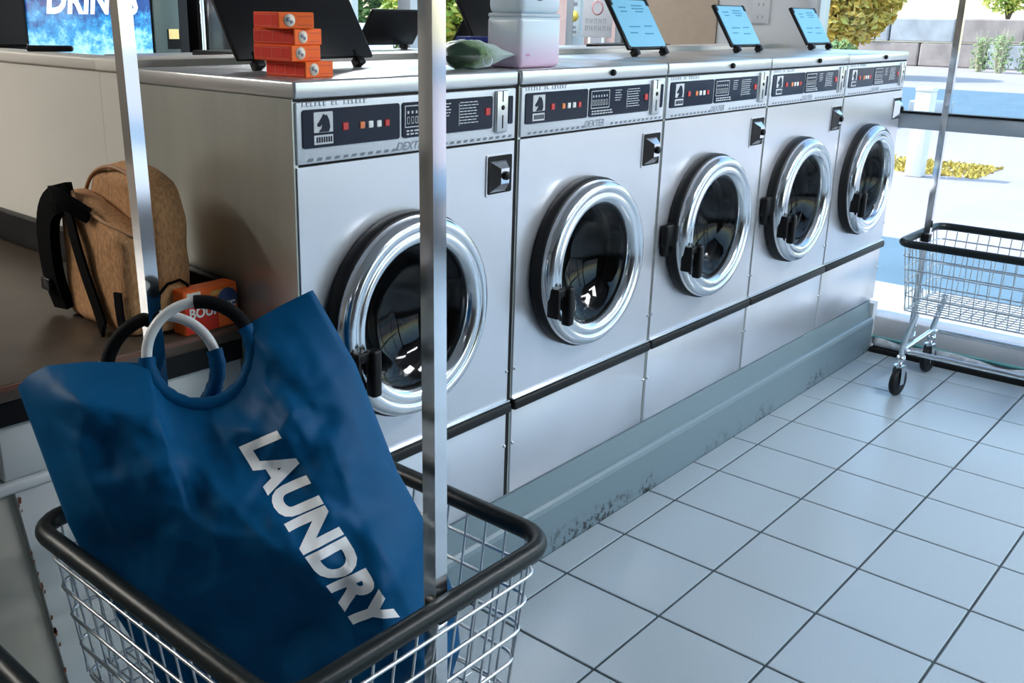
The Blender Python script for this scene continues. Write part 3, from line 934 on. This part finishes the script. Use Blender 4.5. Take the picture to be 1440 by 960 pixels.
fp = obj('front_compartment', soft_slab(.275, .085, .305, .055, slope=.28), M_tan, bp, (-.043, .006, .002))
obj('side_pocket', soft_slab(.085, .035, .105, .05), M_tan, bp, (.015, -.137, .004), (0, 0, PI / 2))
obj('pocket_trim', MB().tube([(-.027, -.157, .01), (-.027, -.158, .06), (-.020, -.158, .09), (0, -.158, .108), (.03, -.158, .112), (.048, -.157, .098), (.056, -.155, .06)], .0035, 8), M_strap, bp)
zp = []
for k in range(31):
    a_ = PI * k / 30
    yy_ = .1425 * math.copysign(abs(math.cos(a_)) ** .8, math.cos(a_))
    ff_ = (1 - (abs(yy_) / .1425) ** 2) ** (1 / 2.6)
    zp.append((-.014, yy_ * .985, .213 + .13 * ff_ - .004))
obj('zip', MB().tube(zp, .0045, 8), mat('zip_tan', (.34, .17, .075), .6), bp)
obj('flap_seam', MB().tube([(-.070, .09, .288), (-.084, .04, .270), (-.080, -.06, .238), (-.05, -.125, .212), (-.01, -.14, .205)], .004, 8), mat('seam_tan', (.46, .25, .12), .8), bp)
def strap(name, pts, width, th=.006):
    """webbing strip: width runs along y mostly"""
    vs = []; fs = []
    P = [Vector(p) for p in pts]
    # smooth
    for _ in range(2):
        Q2 = [P[0]]
        for a_, c2 in zip(P, P[1:]): Q2 += [a_ * .75 + c2 * .25, a_ * .25 + c2 * .75]
        P = Q2 + [P[-1]]
    for i, p in enumerate(P):
        t_ = (P[min(i + 1, len(P) - 1)] - P[max(i - 1, 0)]).normalized()
        s_ = t_.cross(Vector((-1, 0, 0)))
        s_ = s_.normalized() if s_.length > .2 else Vector((0, 1, 0))
        nrm = s_.cross(t_).normalized()
        for q_ in (p - s_ * width / 2 - nrm * th / 2, p + s_ * width / 2 - nrm * th / 2, p + s_ * width / 2 + nrm * th / 2, p - s_ * width / 2 + nrm * th / 2): vs.append(q_)
    for i in range(len(P) - 1):
        for j in range(4):
            fs.append((i * 4 + j, i * 4 + (j + 1) % 4, i * 4 + 4 + (j + 1) % 4, i * 4 + 4 + j))
    fs += [(0, 1, 2, 3), tuple(range(len(vs) - 4, len(vs)))]
    return obj(name, MB().add(vs, fs), M_strap, bp)
strap('shoulder_strap', [(-.078, .070, .275), (-.098, .115, .262), (-.104, .143, .215), (-.102, .150, .13), (-.098, .146, .07), (-.085, .140, .015)], .062, .022)
strap('shoulder_strap', [(-.088, .075, .268), (-.098, .045, .22), (-.100, .005, .13), (-.098, -.040, .045), (-.100, -.060, .010), (-.110, -.075, .005)], .034, .006)
strap('grab_handle', [(-.075, .11, .262), (-.115, .095, .286), (-.118, .04, .280), (-.086, -.015, .245)], .034, .012)
strap('side_strap', [(-.092, -.118, .10), (-.094, -.122, .06), (-.09, -.124, .012)], .026, .006)
obj('buckle', MB().bbox(-.118, .135, .055, -.098, .178, .085, .004), M_black, bp)

# ================================================================== BOXES
M_or = mat('orange_card', (0.92, 0.15, 0.025), 0.5, 0, 0.2)
M_rd = mat('red_card', (0.62, 0.03, 0.015), 0.5, 0, 0.2)
M_lit = mat('pale_print', (.80, .72, .62), .5)
def softener_box(label, loc, rotz, w_=.078, d=.122, h=.0318):
    """x = front width, y = depth; origin at the front-left bottom corner"""
    t = thing('dryer_sheet_box', label, 'box', loc, rotz, 'orange boxes stacked on the nearest washer')
    obj('carton', MB().bbox(0, 0, 0, w_, d, h, .0015, 1), M_or, t)
    obj('side_print', MB().box(-.0006, .003, .002, .0002, d - .003, h - .002), M_rd, t)
    g = MB()
    for k in range(1, 4): g.box(-.0011, d * k / 4 - .0008, .004, -.0005, d * k / 4 + .0008, h - .004)
    for z in (.004, h - .006): g.box(-.0011, .006, z, -.0005, d - .006, z + .0015)
    obj('print_grid', g, mat('print_orange', (.72, .10, .04), .5), t)
    e = obj('round_emblem', MB().lathe([(.0001, -.0009), (.0125, -.0009), (.0125, .0001)], 'y', 20, (w_ * .30, 0, h * .5)), M_lit, t)
    for (du, dv, rr2) in ((-.003, .002, .0045), (.004, -.003, .0035)):
        obj('emblem_mark', MB().lathe([(.0001, -.0016), (rr2, -.0016), (rr2, -.0008)], 'y', 12, (w_ * .30 + du, 0, h * .5 + dv)), M_ink, e)
    obj('face_line', MB().box(w_ * .52, -.0008, .006, w_ * .95, .0001, .0075).box(w_ * .52, -.0008, h - .009, w_ * .95, .0001, h - .0075), mat('print_deep', (.62, .07, .02), .5), t)
    return t
bz = 1.4105
for k, (lab, x, y, r) in enumerate((('bottom orange box of the stack on the washer corner', -.003, -.047, .06), ('second orange box from the bottom of the stack', -.028, -.035, .03),
        ('second orange box from the top of the stack', -.020, -.036, .10), ('topmost orange box of the stack on the washer corner', -.052, -.028, -.22))):
    softener_box(lab, (x, y, bz + k * .0322), r)

# larger box on the counter
bb = thing('dryer_sheet_box', 'orange box with white lettering on the counter behind the bag handles', 'box', (-0.232, 0.098, TZ), .0)
BW, BD, BH = .135, .045, .096
obj('carton', MB().bbox(0, 0, 0, BW, BD, BH, .002, 1), M_or, bb)
obj('red_panel', MB().box(.002, -.0008, .003, BW * .62, .0002, BH * .62), M_rd, bb)
text_xz('lettering', 'BOUNCE', .012, .034, .128, .058, -.0018, mat('letter_white', (.8, .78, .75), .5), bb, 0, .03)
obj('blue_oval', MB().lathe([(.0001, -.0012), (.026, -.0012), (.026, 0)], 'y', 24, (BW * .80, 0, BH * .64)), mat('print_blue', (.04, .07, .18), .5), bb)
obj('green_spot', MB().lathe([(.0001, -.0022), (.012, -.0022), (.012, 0)], 'y', 20, (BW * .74, 0, BH * .40)), mat('print_green', (.03, .09, .03), .5), bb)
obj('white_tab', MB().box(.008, -.0012, BH - .014, .042, 0, BH - .004), M_lit, bb)
obj('yellow_band', MB().box(BW * .5, -.001, BH - .020, BW * .92, 0, BH - .010), mat('print_yellow', (.75, .35, .08), .5), bb)

# ================================================================== JUG, POUCH, BLUE BOX on the washers
jug = thing('detergent_jug', 'tall pale plastic jug with a pinkish base on the second washer', 'jug', (.757, -.010, 1.411))
m = mat('jug_plastic', (.60, .70, .80), .3)
t_ = m.node_tree; b0 = t_.nodes['Principled BSDF']
tc = t_.nodes.new('ShaderNodeTexCoord'); sx = t_.nodes.new('ShaderNodeSeparateXYZ'); rp = t_.nodes.new('ShaderNodeValToRGB')
t_.links.new(tc.outputs['Object'], sx.inputs[0])
mr = t_.nodes.new('ShaderNodeMapRange'); mr.inputs[1].default_value = 0; mr.inputs[2].default_value = .12
t_.links.new(sx.outputs[2], mr.inputs[0]); t_.links.new(mr.outputs[0], rp.inputs[0])
rp.color_ramp.elements[0].color = (.66, .44, .62, 1); rp.color_ramp.elements[1].color = (.60, .71, .80, 1); rp.color_ramp.elements[1].position = .75
t_.links.new(rp.outputs[0], b0.inputs['Base Color'])
b0.inputs['Subsurface Weight'].default_value = .2
jb = MB().bbox(-.093, -.06, 0, .078, .055, .128, .014, 3)
obj('body', jb, m, jug)
obj('shoulder', MB().bbox(-.093, -.060, .130, .078, .055, .245, .022, 3), m, jug)
obj('waist_groove', MB().bbox(-.090, -.057, .124, .075, .052, .134, .003), mat('groove', (.42, .50, .58), .4), jug)
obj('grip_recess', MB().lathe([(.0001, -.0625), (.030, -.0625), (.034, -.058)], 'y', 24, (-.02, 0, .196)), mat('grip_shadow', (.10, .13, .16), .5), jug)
obj('cap', MB().lathe([(.028, .245), (.028, .252), (.034, .254), (.034, .300), (.030, .305), (.0001, .305)], 'z', 28, (-.03, 0, 0)), mat('cap_blue', (.02, .06, .35), .4), jug)
obj('label_mark', MB().box(-.070, -.0606, .030, -.054, -.0598, .036), mat('mark_pink', (.5, .25, .4), .5), jug)

def pillow(w_, d, h, nx=30, ny=18):
    vs = []; fs = []
    for s in (1, -1):
        o = len(vs)
        for j in range(ny + 1):
            for i in range(nx + 1):
                u, v = i / nx, j / ny
                e = (math.sin(PI * u) ** .6) * (math.sin(PI * v) ** .6) if 0 < u < 1 and 0 < v < 1 else 0
                z = h / 2 * e * (1 + .25 * noise.noise(Vector((u * 6, v * 5, s)))) 
                x = (u - .5) * w_ * (1 - .06 * math.sin(PI * v)); y = (v - .5) * d * (1 - .05 * math.sin(PI * u))
                vs.append((x, y, h / 2 + s * z))
        for j in range(ny):
            for i in range(nx):
                a_ = o + j * (nx + 1) + i
                fs.append((a_, a_ + 1, a_ + nx + 2, a_ + nx + 1))
    return MB().add(vs, fs, True)
pm = mat('pouch_green', (.03, .10, .03), .35)
t_ = pm.node_tree; b0 = t_.nodes['Principled BSDF']
tc = t_.nodes.new('ShaderNodeTexCoord'); sx = t_.nodes.new('ShaderNodeSeparateXYZ')
t_.links.new(tc.outputs['Object'], sx.inputs[0])
nz_ = t_.nodes.new('ShaderNodeTexNoise'); nz_.inputs['Scale'].default_value = 90; t_.links.new(tc.outputs['Object'], nz_.inputs[0])
ad = t_.nodes.new('ShaderNodeMath'); ad.operation = 'MULTIPLY_ADD'; ad.inputs[1].default_value = .05
t_.links.new(nz_.outputs[0], ad.inputs[0]); 
ad2 = t_.nodes.new('ShaderNodeMath'); ad2.operation = 'ADD'
t_.links.new(sx.outputs[1], ad2.inputs[0])
t_.links.new(sx.outputs[0], ad.inputs[2]); t_.links.new(ad.outputs[0], ad2.inputs[1])
rp = t_.nodes.new('ShaderNodeValToRGB'); mr = t_.nodes.new('ShaderNodeMapRange')
mr.inputs[1].default_value = -.11; mr.inputs[2].default_value = .07
t_.links.new(ad2.outputs[0], mr.inputs[0]); t_.links.new(mr.outputs[0], rp.inputs[0])
rp.color_ramp.elements[0].color = (.008, .03, .012, 1); rp.color_ramp.elements[0].position = .38
rp.color_ramp.elements[1].color = (.50, .62, .60, 1); rp.color_ramp.elements[1].position = .72
el = rp.color_ramp.elements.new(.48); el.color = (.16, .27, .12, 1)
t_.links.new(rp.outputs[0], b0.inputs['Base Color'])
po = thing('detergent_pouch', 'green and white plastic pouch lying on the nearest washer', 'pouch', (.548, .000, 1.411), -.30)
obj('pouch_body', pillow(.20, .13, .070), pm, po)
obj('logo', MB().lathe([(.012, .0005), (.015, .0005), (.015, .001), (.012, .001), (.012, .0005)], 'y', 20, (.02, -.058, .022)), M_inkwhite, po)
bx_ = thing('small_box', 'small dark blue box standing behind the green pouch', 'box', (.665, .085, 1.411), -.1)
obj('carton', MB().bbox(-.045, -.022, 0, .035, .022, .075, .002, 1), mat('royal_blue_card', (.012, .03, .30), .4), bx_)
obj('flap_line', MB().box(-.045, -.0226, .060, .035, -.0218, .0615), mat('royal_dark', (.008, .015, .12), .5), bx_)
# clear sticker sheets on the tops
tag(obj('yellow_sticker', MB().prism(rrect(-.03, -.035, .03, .035, .006), 'z', 0, .0012), mat('sticker_yellow', (.62, .62, .22), .5), None, (.93, .06, 1.411)), 'yellow sticker lying on the second washer top beside the jug', 'sticker')

# ================================================================== BACKGROUND MACHINES
vm = thing('vending_machine', 'black drinks vending machine with a blue icy front at the back', 'vending machine', (1.50, 3.75, 0))
obj('cabinet', MB().bbox(-.62, -.25, 0, .52, .5, 1.93, .01), M_black, vm)
im = mat('ice_print', (.03, .16, .40), .2, emit=(.02, .1, .3), es=.0)
t_ = im.node_tree; b0 = t_.nodes['Principled BSDF']
tc = t_.nodes.new('ShaderNodeTexCoord'); n_ = t_.nodes.new('ShaderNodeTexNoise'); n_.inputs['Scale'].default_value = 16; n_.inputs['Detail'].default_value = 9; n_.inputs['Roughness'].default_value = .75
t_.links.new(tc.outputs['Object'], n_.inputs[0])
sx = t_.nodes.new('ShaderNodeSeparateXYZ'); t_.links.new(tc.outputs['Object'], sx.inputs[0])
mr = t_.nodes.new('ShaderNodeMapRange'); mr.inputs[1].default_value = 1.36; mr.inputs[2].default_value = 1.58; mr.inputs[3].default_value = .16; mr.inputs[4].default_value = -.16
t_.links.new(sx.outputs[2], mr.inputs[0])
ad = t_.nodes.new('ShaderNodeMath'); ad.operation = 'ADD'; t_.links.new(n_.outputs[0], ad.inputs[0]); t_.links.new(mr.outputs[0], ad.inputs[1])
rp = t_.nodes.new('ShaderNodeValToRGB'); t_.links.new(ad.outputs[0], rp.inputs[0])
rp.color_ramp.elements[0].color = (.006, .03, .14, 1); rp.color_ramp.elements[0].position = .36
rp.color_ramp.elements[1].color = (.35, .65, .80, 1); rp.color_ramp.elements[1].position = .78
el = rp.color_ramp.elements.new(.55); el.color = (.02, .20, .45, 1)
t_.links.new(rp.outputs[0], b0.inputs['Base Color']); t_.links.new(rp.outputs[0], b0.inputs['Emission Color'])
b0.inputs['Emission Strength'].default_value = .55
obj('front_sign', MB().bbox(-.44, -.262, .25, .27, -.25, 1.88, .006), im, vm, label='backlit blue ice picture panel')
text_xz('sign_lettering', 'DRINKS', -.335, 1.515, .20, 1.665, -.2645, mat('sign_white', (.7, .75, .8), .4, emit=(.8, .9, 1), es=.5), vm, .18, .035)
obj('control_column', MB().bbox(.285, -.262, .2, .45, -.25, 1.88, .006), mat('vending_grey', (.045, .07, .068), .35), vm)
obj('price_tag', MB().box(.375, -.266, 1.385, .44, -.262, 1.44), mat('tag_yellow', (.75, .60, .25), .4), vm)
obj('tag_holder', MB().box(.365, -.264, 1.33, .45, -.2615, 1.44), M_black, vm)
v2 = thing('vending_machine', 'plain black vending machine beside the blue drinks machine', 'vending machine', (2.62, 3.80, 0))
obj('cabinet', MB().bbox(-.52, -.28, 0, .42, .5, 1.93, .02), M_black, v2)
obj('door_panel', MB().bbox(-.47, -.295, .2, .10, -.281, 1.88, .01), mat('gloss_black', (.012, .012, .014), .1), v2)
obj('trim_strip', MB().bbox(-.515, -.296, .2, -.485, -.281, 1.88, .004), M_chrome_soft, v2)
# hand tools / dark bits left on the island ledge
tag(obj('black_clip', MB().bbox(-.012, -.06, 0, .012, .06, .016, .006), M_black, None, (-.02, 1.02, 1.4275), (0, 0, .9)), 'small black clip lying on the beige ledge near the drinks machine', 'clip')
tag(obj('black_clip', MB().bbox(-.012, -.05, 0, .012, .05, .012, .005), M_black, None, (.01, 1.33, 1.4275), (0, 0, .9)), 'flat black clip on the beige ledge at the far left', 'clip')

# posters and outlet on the window side
sg = thing('window_sign', 'pale grey printed sign hanging in the back window', 'sign', (XW - .02, 1.60, 1.43))
obj('sign_board', MB().bbox(-.003, -.085, .0, .003, .115, .30, .003), mat('sign_grey', (.52, .54, .58), .5), sg)
pmk = MB()
for z, n in ((.075, 5), (.035, 6)):
    for k in range(n):
        y = .095 - k * .03
        pmk.box(-.0042, y - .020, z, -.003, y - .016, z + .028); pmk.box(-.0042, y - .006, z, -.003, y - .002, z + .028); pmk.box(-.0042, y - .020, z + (.012 if k % 2 else .024), -.003, y - .002, z + (.016 if k % 2 else .028))
obj('sign_lettering', pmk, mat('sign_ink', (.33, .36, .40), .5), sg)
obj('sign_circle', MB().lathe([(.03, -.0042), (.04, -.0042), (.04, -.003), (.03, -.003), (.03, -.0042)], 'x', 28, (0, .015, .16)), mat('sign_pink', (.55, .30, .32), .5), sg)
sp = thing('sticker_strip', 'narrow pale blue sticker strip with a yellow disc in the back window', 'sticker', (XW - .02, 1.775, 1.43))
obj('strip', MB().bbox(-.002, -.04, 0, .002, .045, .34, .002), mat('strip_blue', (.55, .68, .76), .5), sp)
obj('yellow_disc', MB().lathe([(.0001, -.004), (.03, -.004), (.03, -.002)], 'x', 24, (0, 0, .115)), mat('disc_yellow', (.80, .68, .12), .5), sp)
obj('strip_figures', MB().box(-.0034, -.02, .02, -.002, .02, .035).box(-.0034, -.015, .045, -.002, .02, .06).box(-.0034, -.02, .17, -.002, .015, .19), M_ink, sp)
so = thing('wall_outlet', 'white double socket plate on the white pier', 'outlet', (XW - .001, .645, 1.52))
obj('plate', MB().bbox(-.008, -.045, 0, 0, .045, .13, .003), mat('outlet_white', (.56, .58, .60), .4), so)
obj('socket_holes', MB().box(-.0092, -.015, .025, -.008, -.010, .040).box(-.0092, .010, .025, -.008, .015, .040).box(-.0092, -.015, .085, -.008, -.010, .10).box(-.0092, .010, .085, -.008, .015, .10), M_ink, so)
# crumpled plastic sheet along the sill
cs = MB(); vs = []; fs = []; n = 90
for i in range(n + 1):
    y = -1.9 + 1.75 * i / n
    for j, (z, o) in enumerate(((.026, .0), (.04, .014), (.06, .008), (.085, .0))):
        nn = noise.noise(Vector((y * 9, j * 1.3, 2)))
        vs.append((XW - .088 - o - .012 * nn, y, max(.024, z * (.8 + .4 * (noise.noise(Vector((y * 5, j, 5)))) ))))
for i in range(n):
    for j in range(3): fs.append((i * 4 + j, i * 4 + j + 1, i * 4 + 5 + j, i * 4 + 4 + j))
ps = obj('plastic_sheet', cs.add(vs, fs, True), mat('cloudy_plastic', (.42, .46, .49), .3, noise_amt=.25, nscale=30))
tag(ps, 'crumpled cloudy plastic sheet along the window sill', 'plastic sheet')
sm_ = ps.modifiers.new('thick', 'SOLIDIFY'); sm_.thickness = .002

# ================================================================== OUTSIDE
GZ = -0.15
M_conc = mat('pale_concrete', (.46, .41, .40), .8, noise_amt=.06, nscale=.7)
M_bluegrey = mat('blue_grey_ground', (.13, .22, .29), .8, noise_amt=.08, nscale=2)
def ground(name, x0, x1, m, z=GZ):
    o = struct(name, MB().box(x0, -40, z - .2, x1, 60, z), m); return o
ground('ground_walkway', XW + .1, 5.35, mat('white_concrete', (.55, .52, .49), .8, noise_amt=.03, nscale=2))
ground('ground_blue_strip', 5.35, 6.85, M_bluegrey)  # blue-grey band across the pale ground
ground('ground_forecourt', 6.85, 18.6, M_conc)
ground('ground_road', 18.6, 27.0, M_bluegrey)
ground('ground_verge', 27.0, 60, M_conc)
struct('ground_shopfront', MB().box(-40, -40, GZ - .2, XW + .1, YF0 - .1, GZ), M_conc)
# white post and yellow grass strip
pt = thing('bollard_post', 'white square post standing outside beyond the window', 'post', (10.45, 1.92, GZ))
obj('shaft', MB().bbox(-.09, -.09, 0, .09, .09, .95, .015), mat('post_white', (.80, .80, .78), .6), pt)
obj('cap', MB().bbox(-.10, -.10, .951, .10, .10, 1.0, .02), mat('post_white', (.8, .8, .78), .6), pt)
gr = MB(); q = random.Random(4)
for k in range(1600):
    x = q.uniform(10.7, 11.9); y = q.uniform(1.35, 3.4); h = q.uniform(.02, .06); a_ = q.uniform(0, PI)
    dx, dy = .03 * math.cos(a_), .03 * math.sin(a_)
    gr.add([(x - dx, y - dy, GZ), (x + dx, y + dy, GZ), (x + q.uniform(-.05, .05), y + q.uniform(-.05, .05), GZ + h)], [(0, 1, 2)])
tag(obj('dry_grass', gr, mat('grass_yellow', (.62, .48, .10), .8)), 'strip of dry yellow grass outside beyond the window', 'grass', kind='stuff')
# block wall across the road
wall = thing('block_wall', 'long wall of big grey blocks across the road', 'wall', (41.5, 6, GZ), 0)
def block_mesh(k):
    q = random.Random(k)
    return MB().bbox(-.45, -1.22, .01, .45, 1.22, .92, .05, 1).mesh('block')
bmats = [mat('block_a', (.36, .36, .36), .9, noise_amt=.2, nscale=1.5), mat('block_b', (.45, .46, .48), .9, noise_amt=.2, nscale=1.5), mat('block_c', (.40, .33, .30), .9, noise_amt=.2, nscale=1.5)]
bms = []
for k, mm in enumerate(bmats):
    me = block_mesh(k); me.materials.append(mm); bms.append(me)
q = random.Random(2)
for c in range(2):
    for k in range(-4, 13):
        obj('block', q.choice(bms), None, wall, (q.uniform(-.05, .05), k * 2.5 - 3 + (1.25 if c else 0), c * .94))
# trees
M_bark = mat('bark', (.10, .07, .05), .9)
def tree(name, label, loc, trunk_h, crown, r, n, cols, seed, leaf=.14, group=None):
    t = thing(name, label, 'tree' if r[2] > 1 else 'bush', loc, 0, group)
    q = random.Random(seed)
    tr = MB().tube([(0, 0, 0), (.05, .03, trunk_h * .5), (0, 0, trunk_h), (.1, .1, crown + r[2] * .3)], [.22 * r[0] / 3, .17 * r[0] / 3, .12 * r[0] / 3, .04], 8)
    for k in range(5):
        a_ = 2 * PI * k / 5
        tr.tube([(0, 0, trunk_h * .9), (r[0] * .3 * math.cos(a_), r[1] * .3 * math.sin(a_), crown - r[2] * .1), (r[0] * .6 * math.cos(a_), r[1] * .6 * math.sin(a_), crown + r[2] * .2)], [.07, .05, .02], 6)
    obj('trunk', tr, M_bark, t)
    for ci, col in enumerate(cols):
        f = MB()
        for k in range(n // len(cols)):
            d = Vector((q.gauss(0, 1), q.gauss(0, 1), q.gauss(0, 1))).normalized() * (q.random() ** .4)
            p = Vector((d.x * r[0], d.y * r[1], crown + d.z * r[2]))
            if noise.noise(p * 1.1 / max(.4, r[0] / 3) + Vector((seed, ci * .4, 0))) < -.12: continue
            s_ = leaf * q.uniform(.6, 1.3)
            u = Vector((q.gauss(0, 1), q.gauss(0, 1), q.gauss(0, 1))).normalized(); v_ = u.orthogonal().normalized()
            f.add([p - u * s_, p + v_ * s_ * .5, p + u * s_, p - v_ * s_ * .5], [(0, 1, 2, 3)])
        o = obj('foliage', f, mat('leaf_%.2f_%.2f_%.2f' % col, col, .6), t); o['kind'] = 'stuff'
    return t
YEL = [(.80, .55, .10), (.90, .70, .22), (.58, .52, .12)]
GRN = [(.30, .46, .08), (.52, .60, .12), (.78, .72, .16)]
tree('autumn_tree', 'yellow autumn tree in front of the block wall by the window end', (31.0, 11.0, GZ), .8, 2.75, (1.9, 1.75, 1.9), 16000, YEL, 1)
tree('autumn_tree', 'yellow and green tree behind the block wall at the right', (46.0, 9.9, GZ), 2.0, 3.9, (1.8, 1.7, 1.8), 6000, GRN, 2)
tree('leafy_tree', 'yellow-green tree seen through the back window behind the black lids', (15.0, 12.6, GZ), .6, 2.1, (2.0, 2.2, 1.8), 14000, GRN, 3)
tree('leafy_tree', 'darker green tree above the white car in the back window', (16.5, 18.0, GZ), .8, 2.3, (2.2, 2.2, 2.1), 7000, [(.10, .20, .05), (.22, .33, .08)], 5)
tree('roadside_bush', 'green bush at the foot of the block wall near the washers', (29.0, 10.2, GZ), .2, .6, (.6, .5, .55), 1500, [(.14, .26, .10), (.30, .40, .12)], 6, .12)
for k, (x, y, h) in enumerate(((38.5, 8.75, 1.5), (38.0, 7.95, 1.6), (38.2, 7.1, 1.4))):
    wd = thing('dry_weed', ['tall pale dry weed leftmost before the block wall', 'tallest pale dry weed before the block wall', 'pale dry weed at the right edge before the block wall'][k], 'weed', (x, y, GZ), 0, 'dry weeds along the block wall')
    q = random.Random(20 + k); s_ = MB()
    for j in range(46):
        a_ = q.uniform(0, 2 * PI); rr_ = q.uniform(.03, .38); hh = h * q.uniform(.4, 1)
        s_.tube([(rr_ * .3 * math.cos(a_), rr_ * .3 * math.sin(a_), 0), (rr_ * .6 * math.cos(a_), rr_ * .6 * math.sin(a_), hh * .6), (rr_ * math.cos(a_), rr_ * math.sin(a_), hh)], [.02, .016, .006], 4)
    obj('stems', s_, mat('weed_straw', (.60, .55, .40), .8), wd)
    lf = MB()
    for j in range(260):
        a_ = q.uniform(0, 2 * PI); rr_ = q.uniform(.03, .36); z = h * q.uniform(.05, .8); u = Vector((q.gauss(0, 1), q.gauss(0, 1), q.gauss(0, 1))).normalized(); v_ = u.orthogonal().normalized(); p = Vector((rr_ * math.cos(a_), rr_ * math.sin(a_), z))
        lf.add([p - u * .09, p + v_ * .035, p + u * .09, p - v_ * .035], [(0, 1, 2, 3)])
    obj('foliage', lf, mat('weed_green', (.30, .40, .18), .8), wd)['kind'] = 'stuff'
# pinkish neighbouring building and a white car behind the back window
nb = thing('neighbour_building', 'pinkish rendered building outside the back window', 'building', (13.0, 7.6, GZ))
obj('wall', MB().box(-.2, -.05, 0, 2.5, 1.5, 4.5), mat('pink_render', (.52, .33, .28), .8, noise_amt=.06, nscale=1), nb)
for y in (.82, .4):
    dwin = obj('window', MB().bbox(-.24, y - .16, .5, -.19, y + .16, 1.45, .01), mat('frame_cream', (.72, .66, .58), .6), nb)
    obj('pane', MB().box(-.245, y - .11, .56, -.239, y + .11, 1.4), mat('pane_dim', (.34, .30, .30), .2), dwin)
ca = thing('car', 'white car parked outside behind the back window', 'car', (8.6, 9.9, GZ), .9)
body = [(-2.1, .35), (-2.12, .75), (-1.9, .95), (-1.0, 1.02), (-.35, 1.52), (.9, 1.56), (1.7, 1.05), (2.05, .95), (2.12, .5), (2.05, .32)]
obj('body', MB().prism(body, 'y', -.85, .85), mat('car_white', (.75, .77, .78), .25), ca)
for s_ in (-1, 1):
    obj('side_window', MB().prism([(-.80, 1.04), (-.30, 1.46), (.85, 1.49), (1.4, 1.05)], 'y', s_ * .852, s_ * .858), mat('car_glass', (.20, .34, .38), .1), ca)
    for x in (-1.35, 1.35):
        obj('wheel', MB().lathe([(.0001, -.1), (.2, -.1), (.33, -.09), (.34, 0), (.33, .09), (.2, .1), (.0001, .1)], 'y', 24, (x, s_ * .80, .34)), M_rubber, ca)
# low grey box far beyond the rail
tag(obj('kerb_block', MB().bbox(-.25, -.32, 0, .25, .32, .32, .03), M_alu, None, (18.0, 4.1, GZ)), 'low grey block at the roadside beyond the window rail', 'block')

# ================================================================== ADDED CEILING FILL LIGHTS
M_fill = mat('fill_light_glow', (1, 1, 1), .5, emit=(.95, .97, 1.0), es=32.0)  # glow of unseen fittings added to light the aisle and washer fronts
M_fill_warm = mat('fill_light_glow_warm', (1, 1, 1), .5, emit=(1.0, .95, .87), es=40.0)  # warm fittings added to brighten the white end wall
for k, (x, y, mm, lab) in enumerate(((1.55, -2.7, M_fill, 'added cool fill light above the aisle before the second washer'), (2.85, -2.2, M_fill, 'added cool fill light above the aisle near the window'),
        (2.4, 2.6, M_fill, 'added cool fill light above the aisle behind the island'), (-2.3, 2.2, M_fill_warm, 'added warm fill light above the counter end'), (-2.3, 3.6, M_fill_warm, 'added warm fill light before the drinks machine'))):
    lf = thing('fill_light', lab, 'light', (x, y, ZC - .07), 0, 'added fill lights outside the view')
    obj('housing', MB().bbox(-.62, -.16, .02, .62, .16, .07, .01), M_white, lf)
    obj('diffuser', MB().bbox(-.6, -.14, 0, .6, .14, .02, .008), mm, lf)
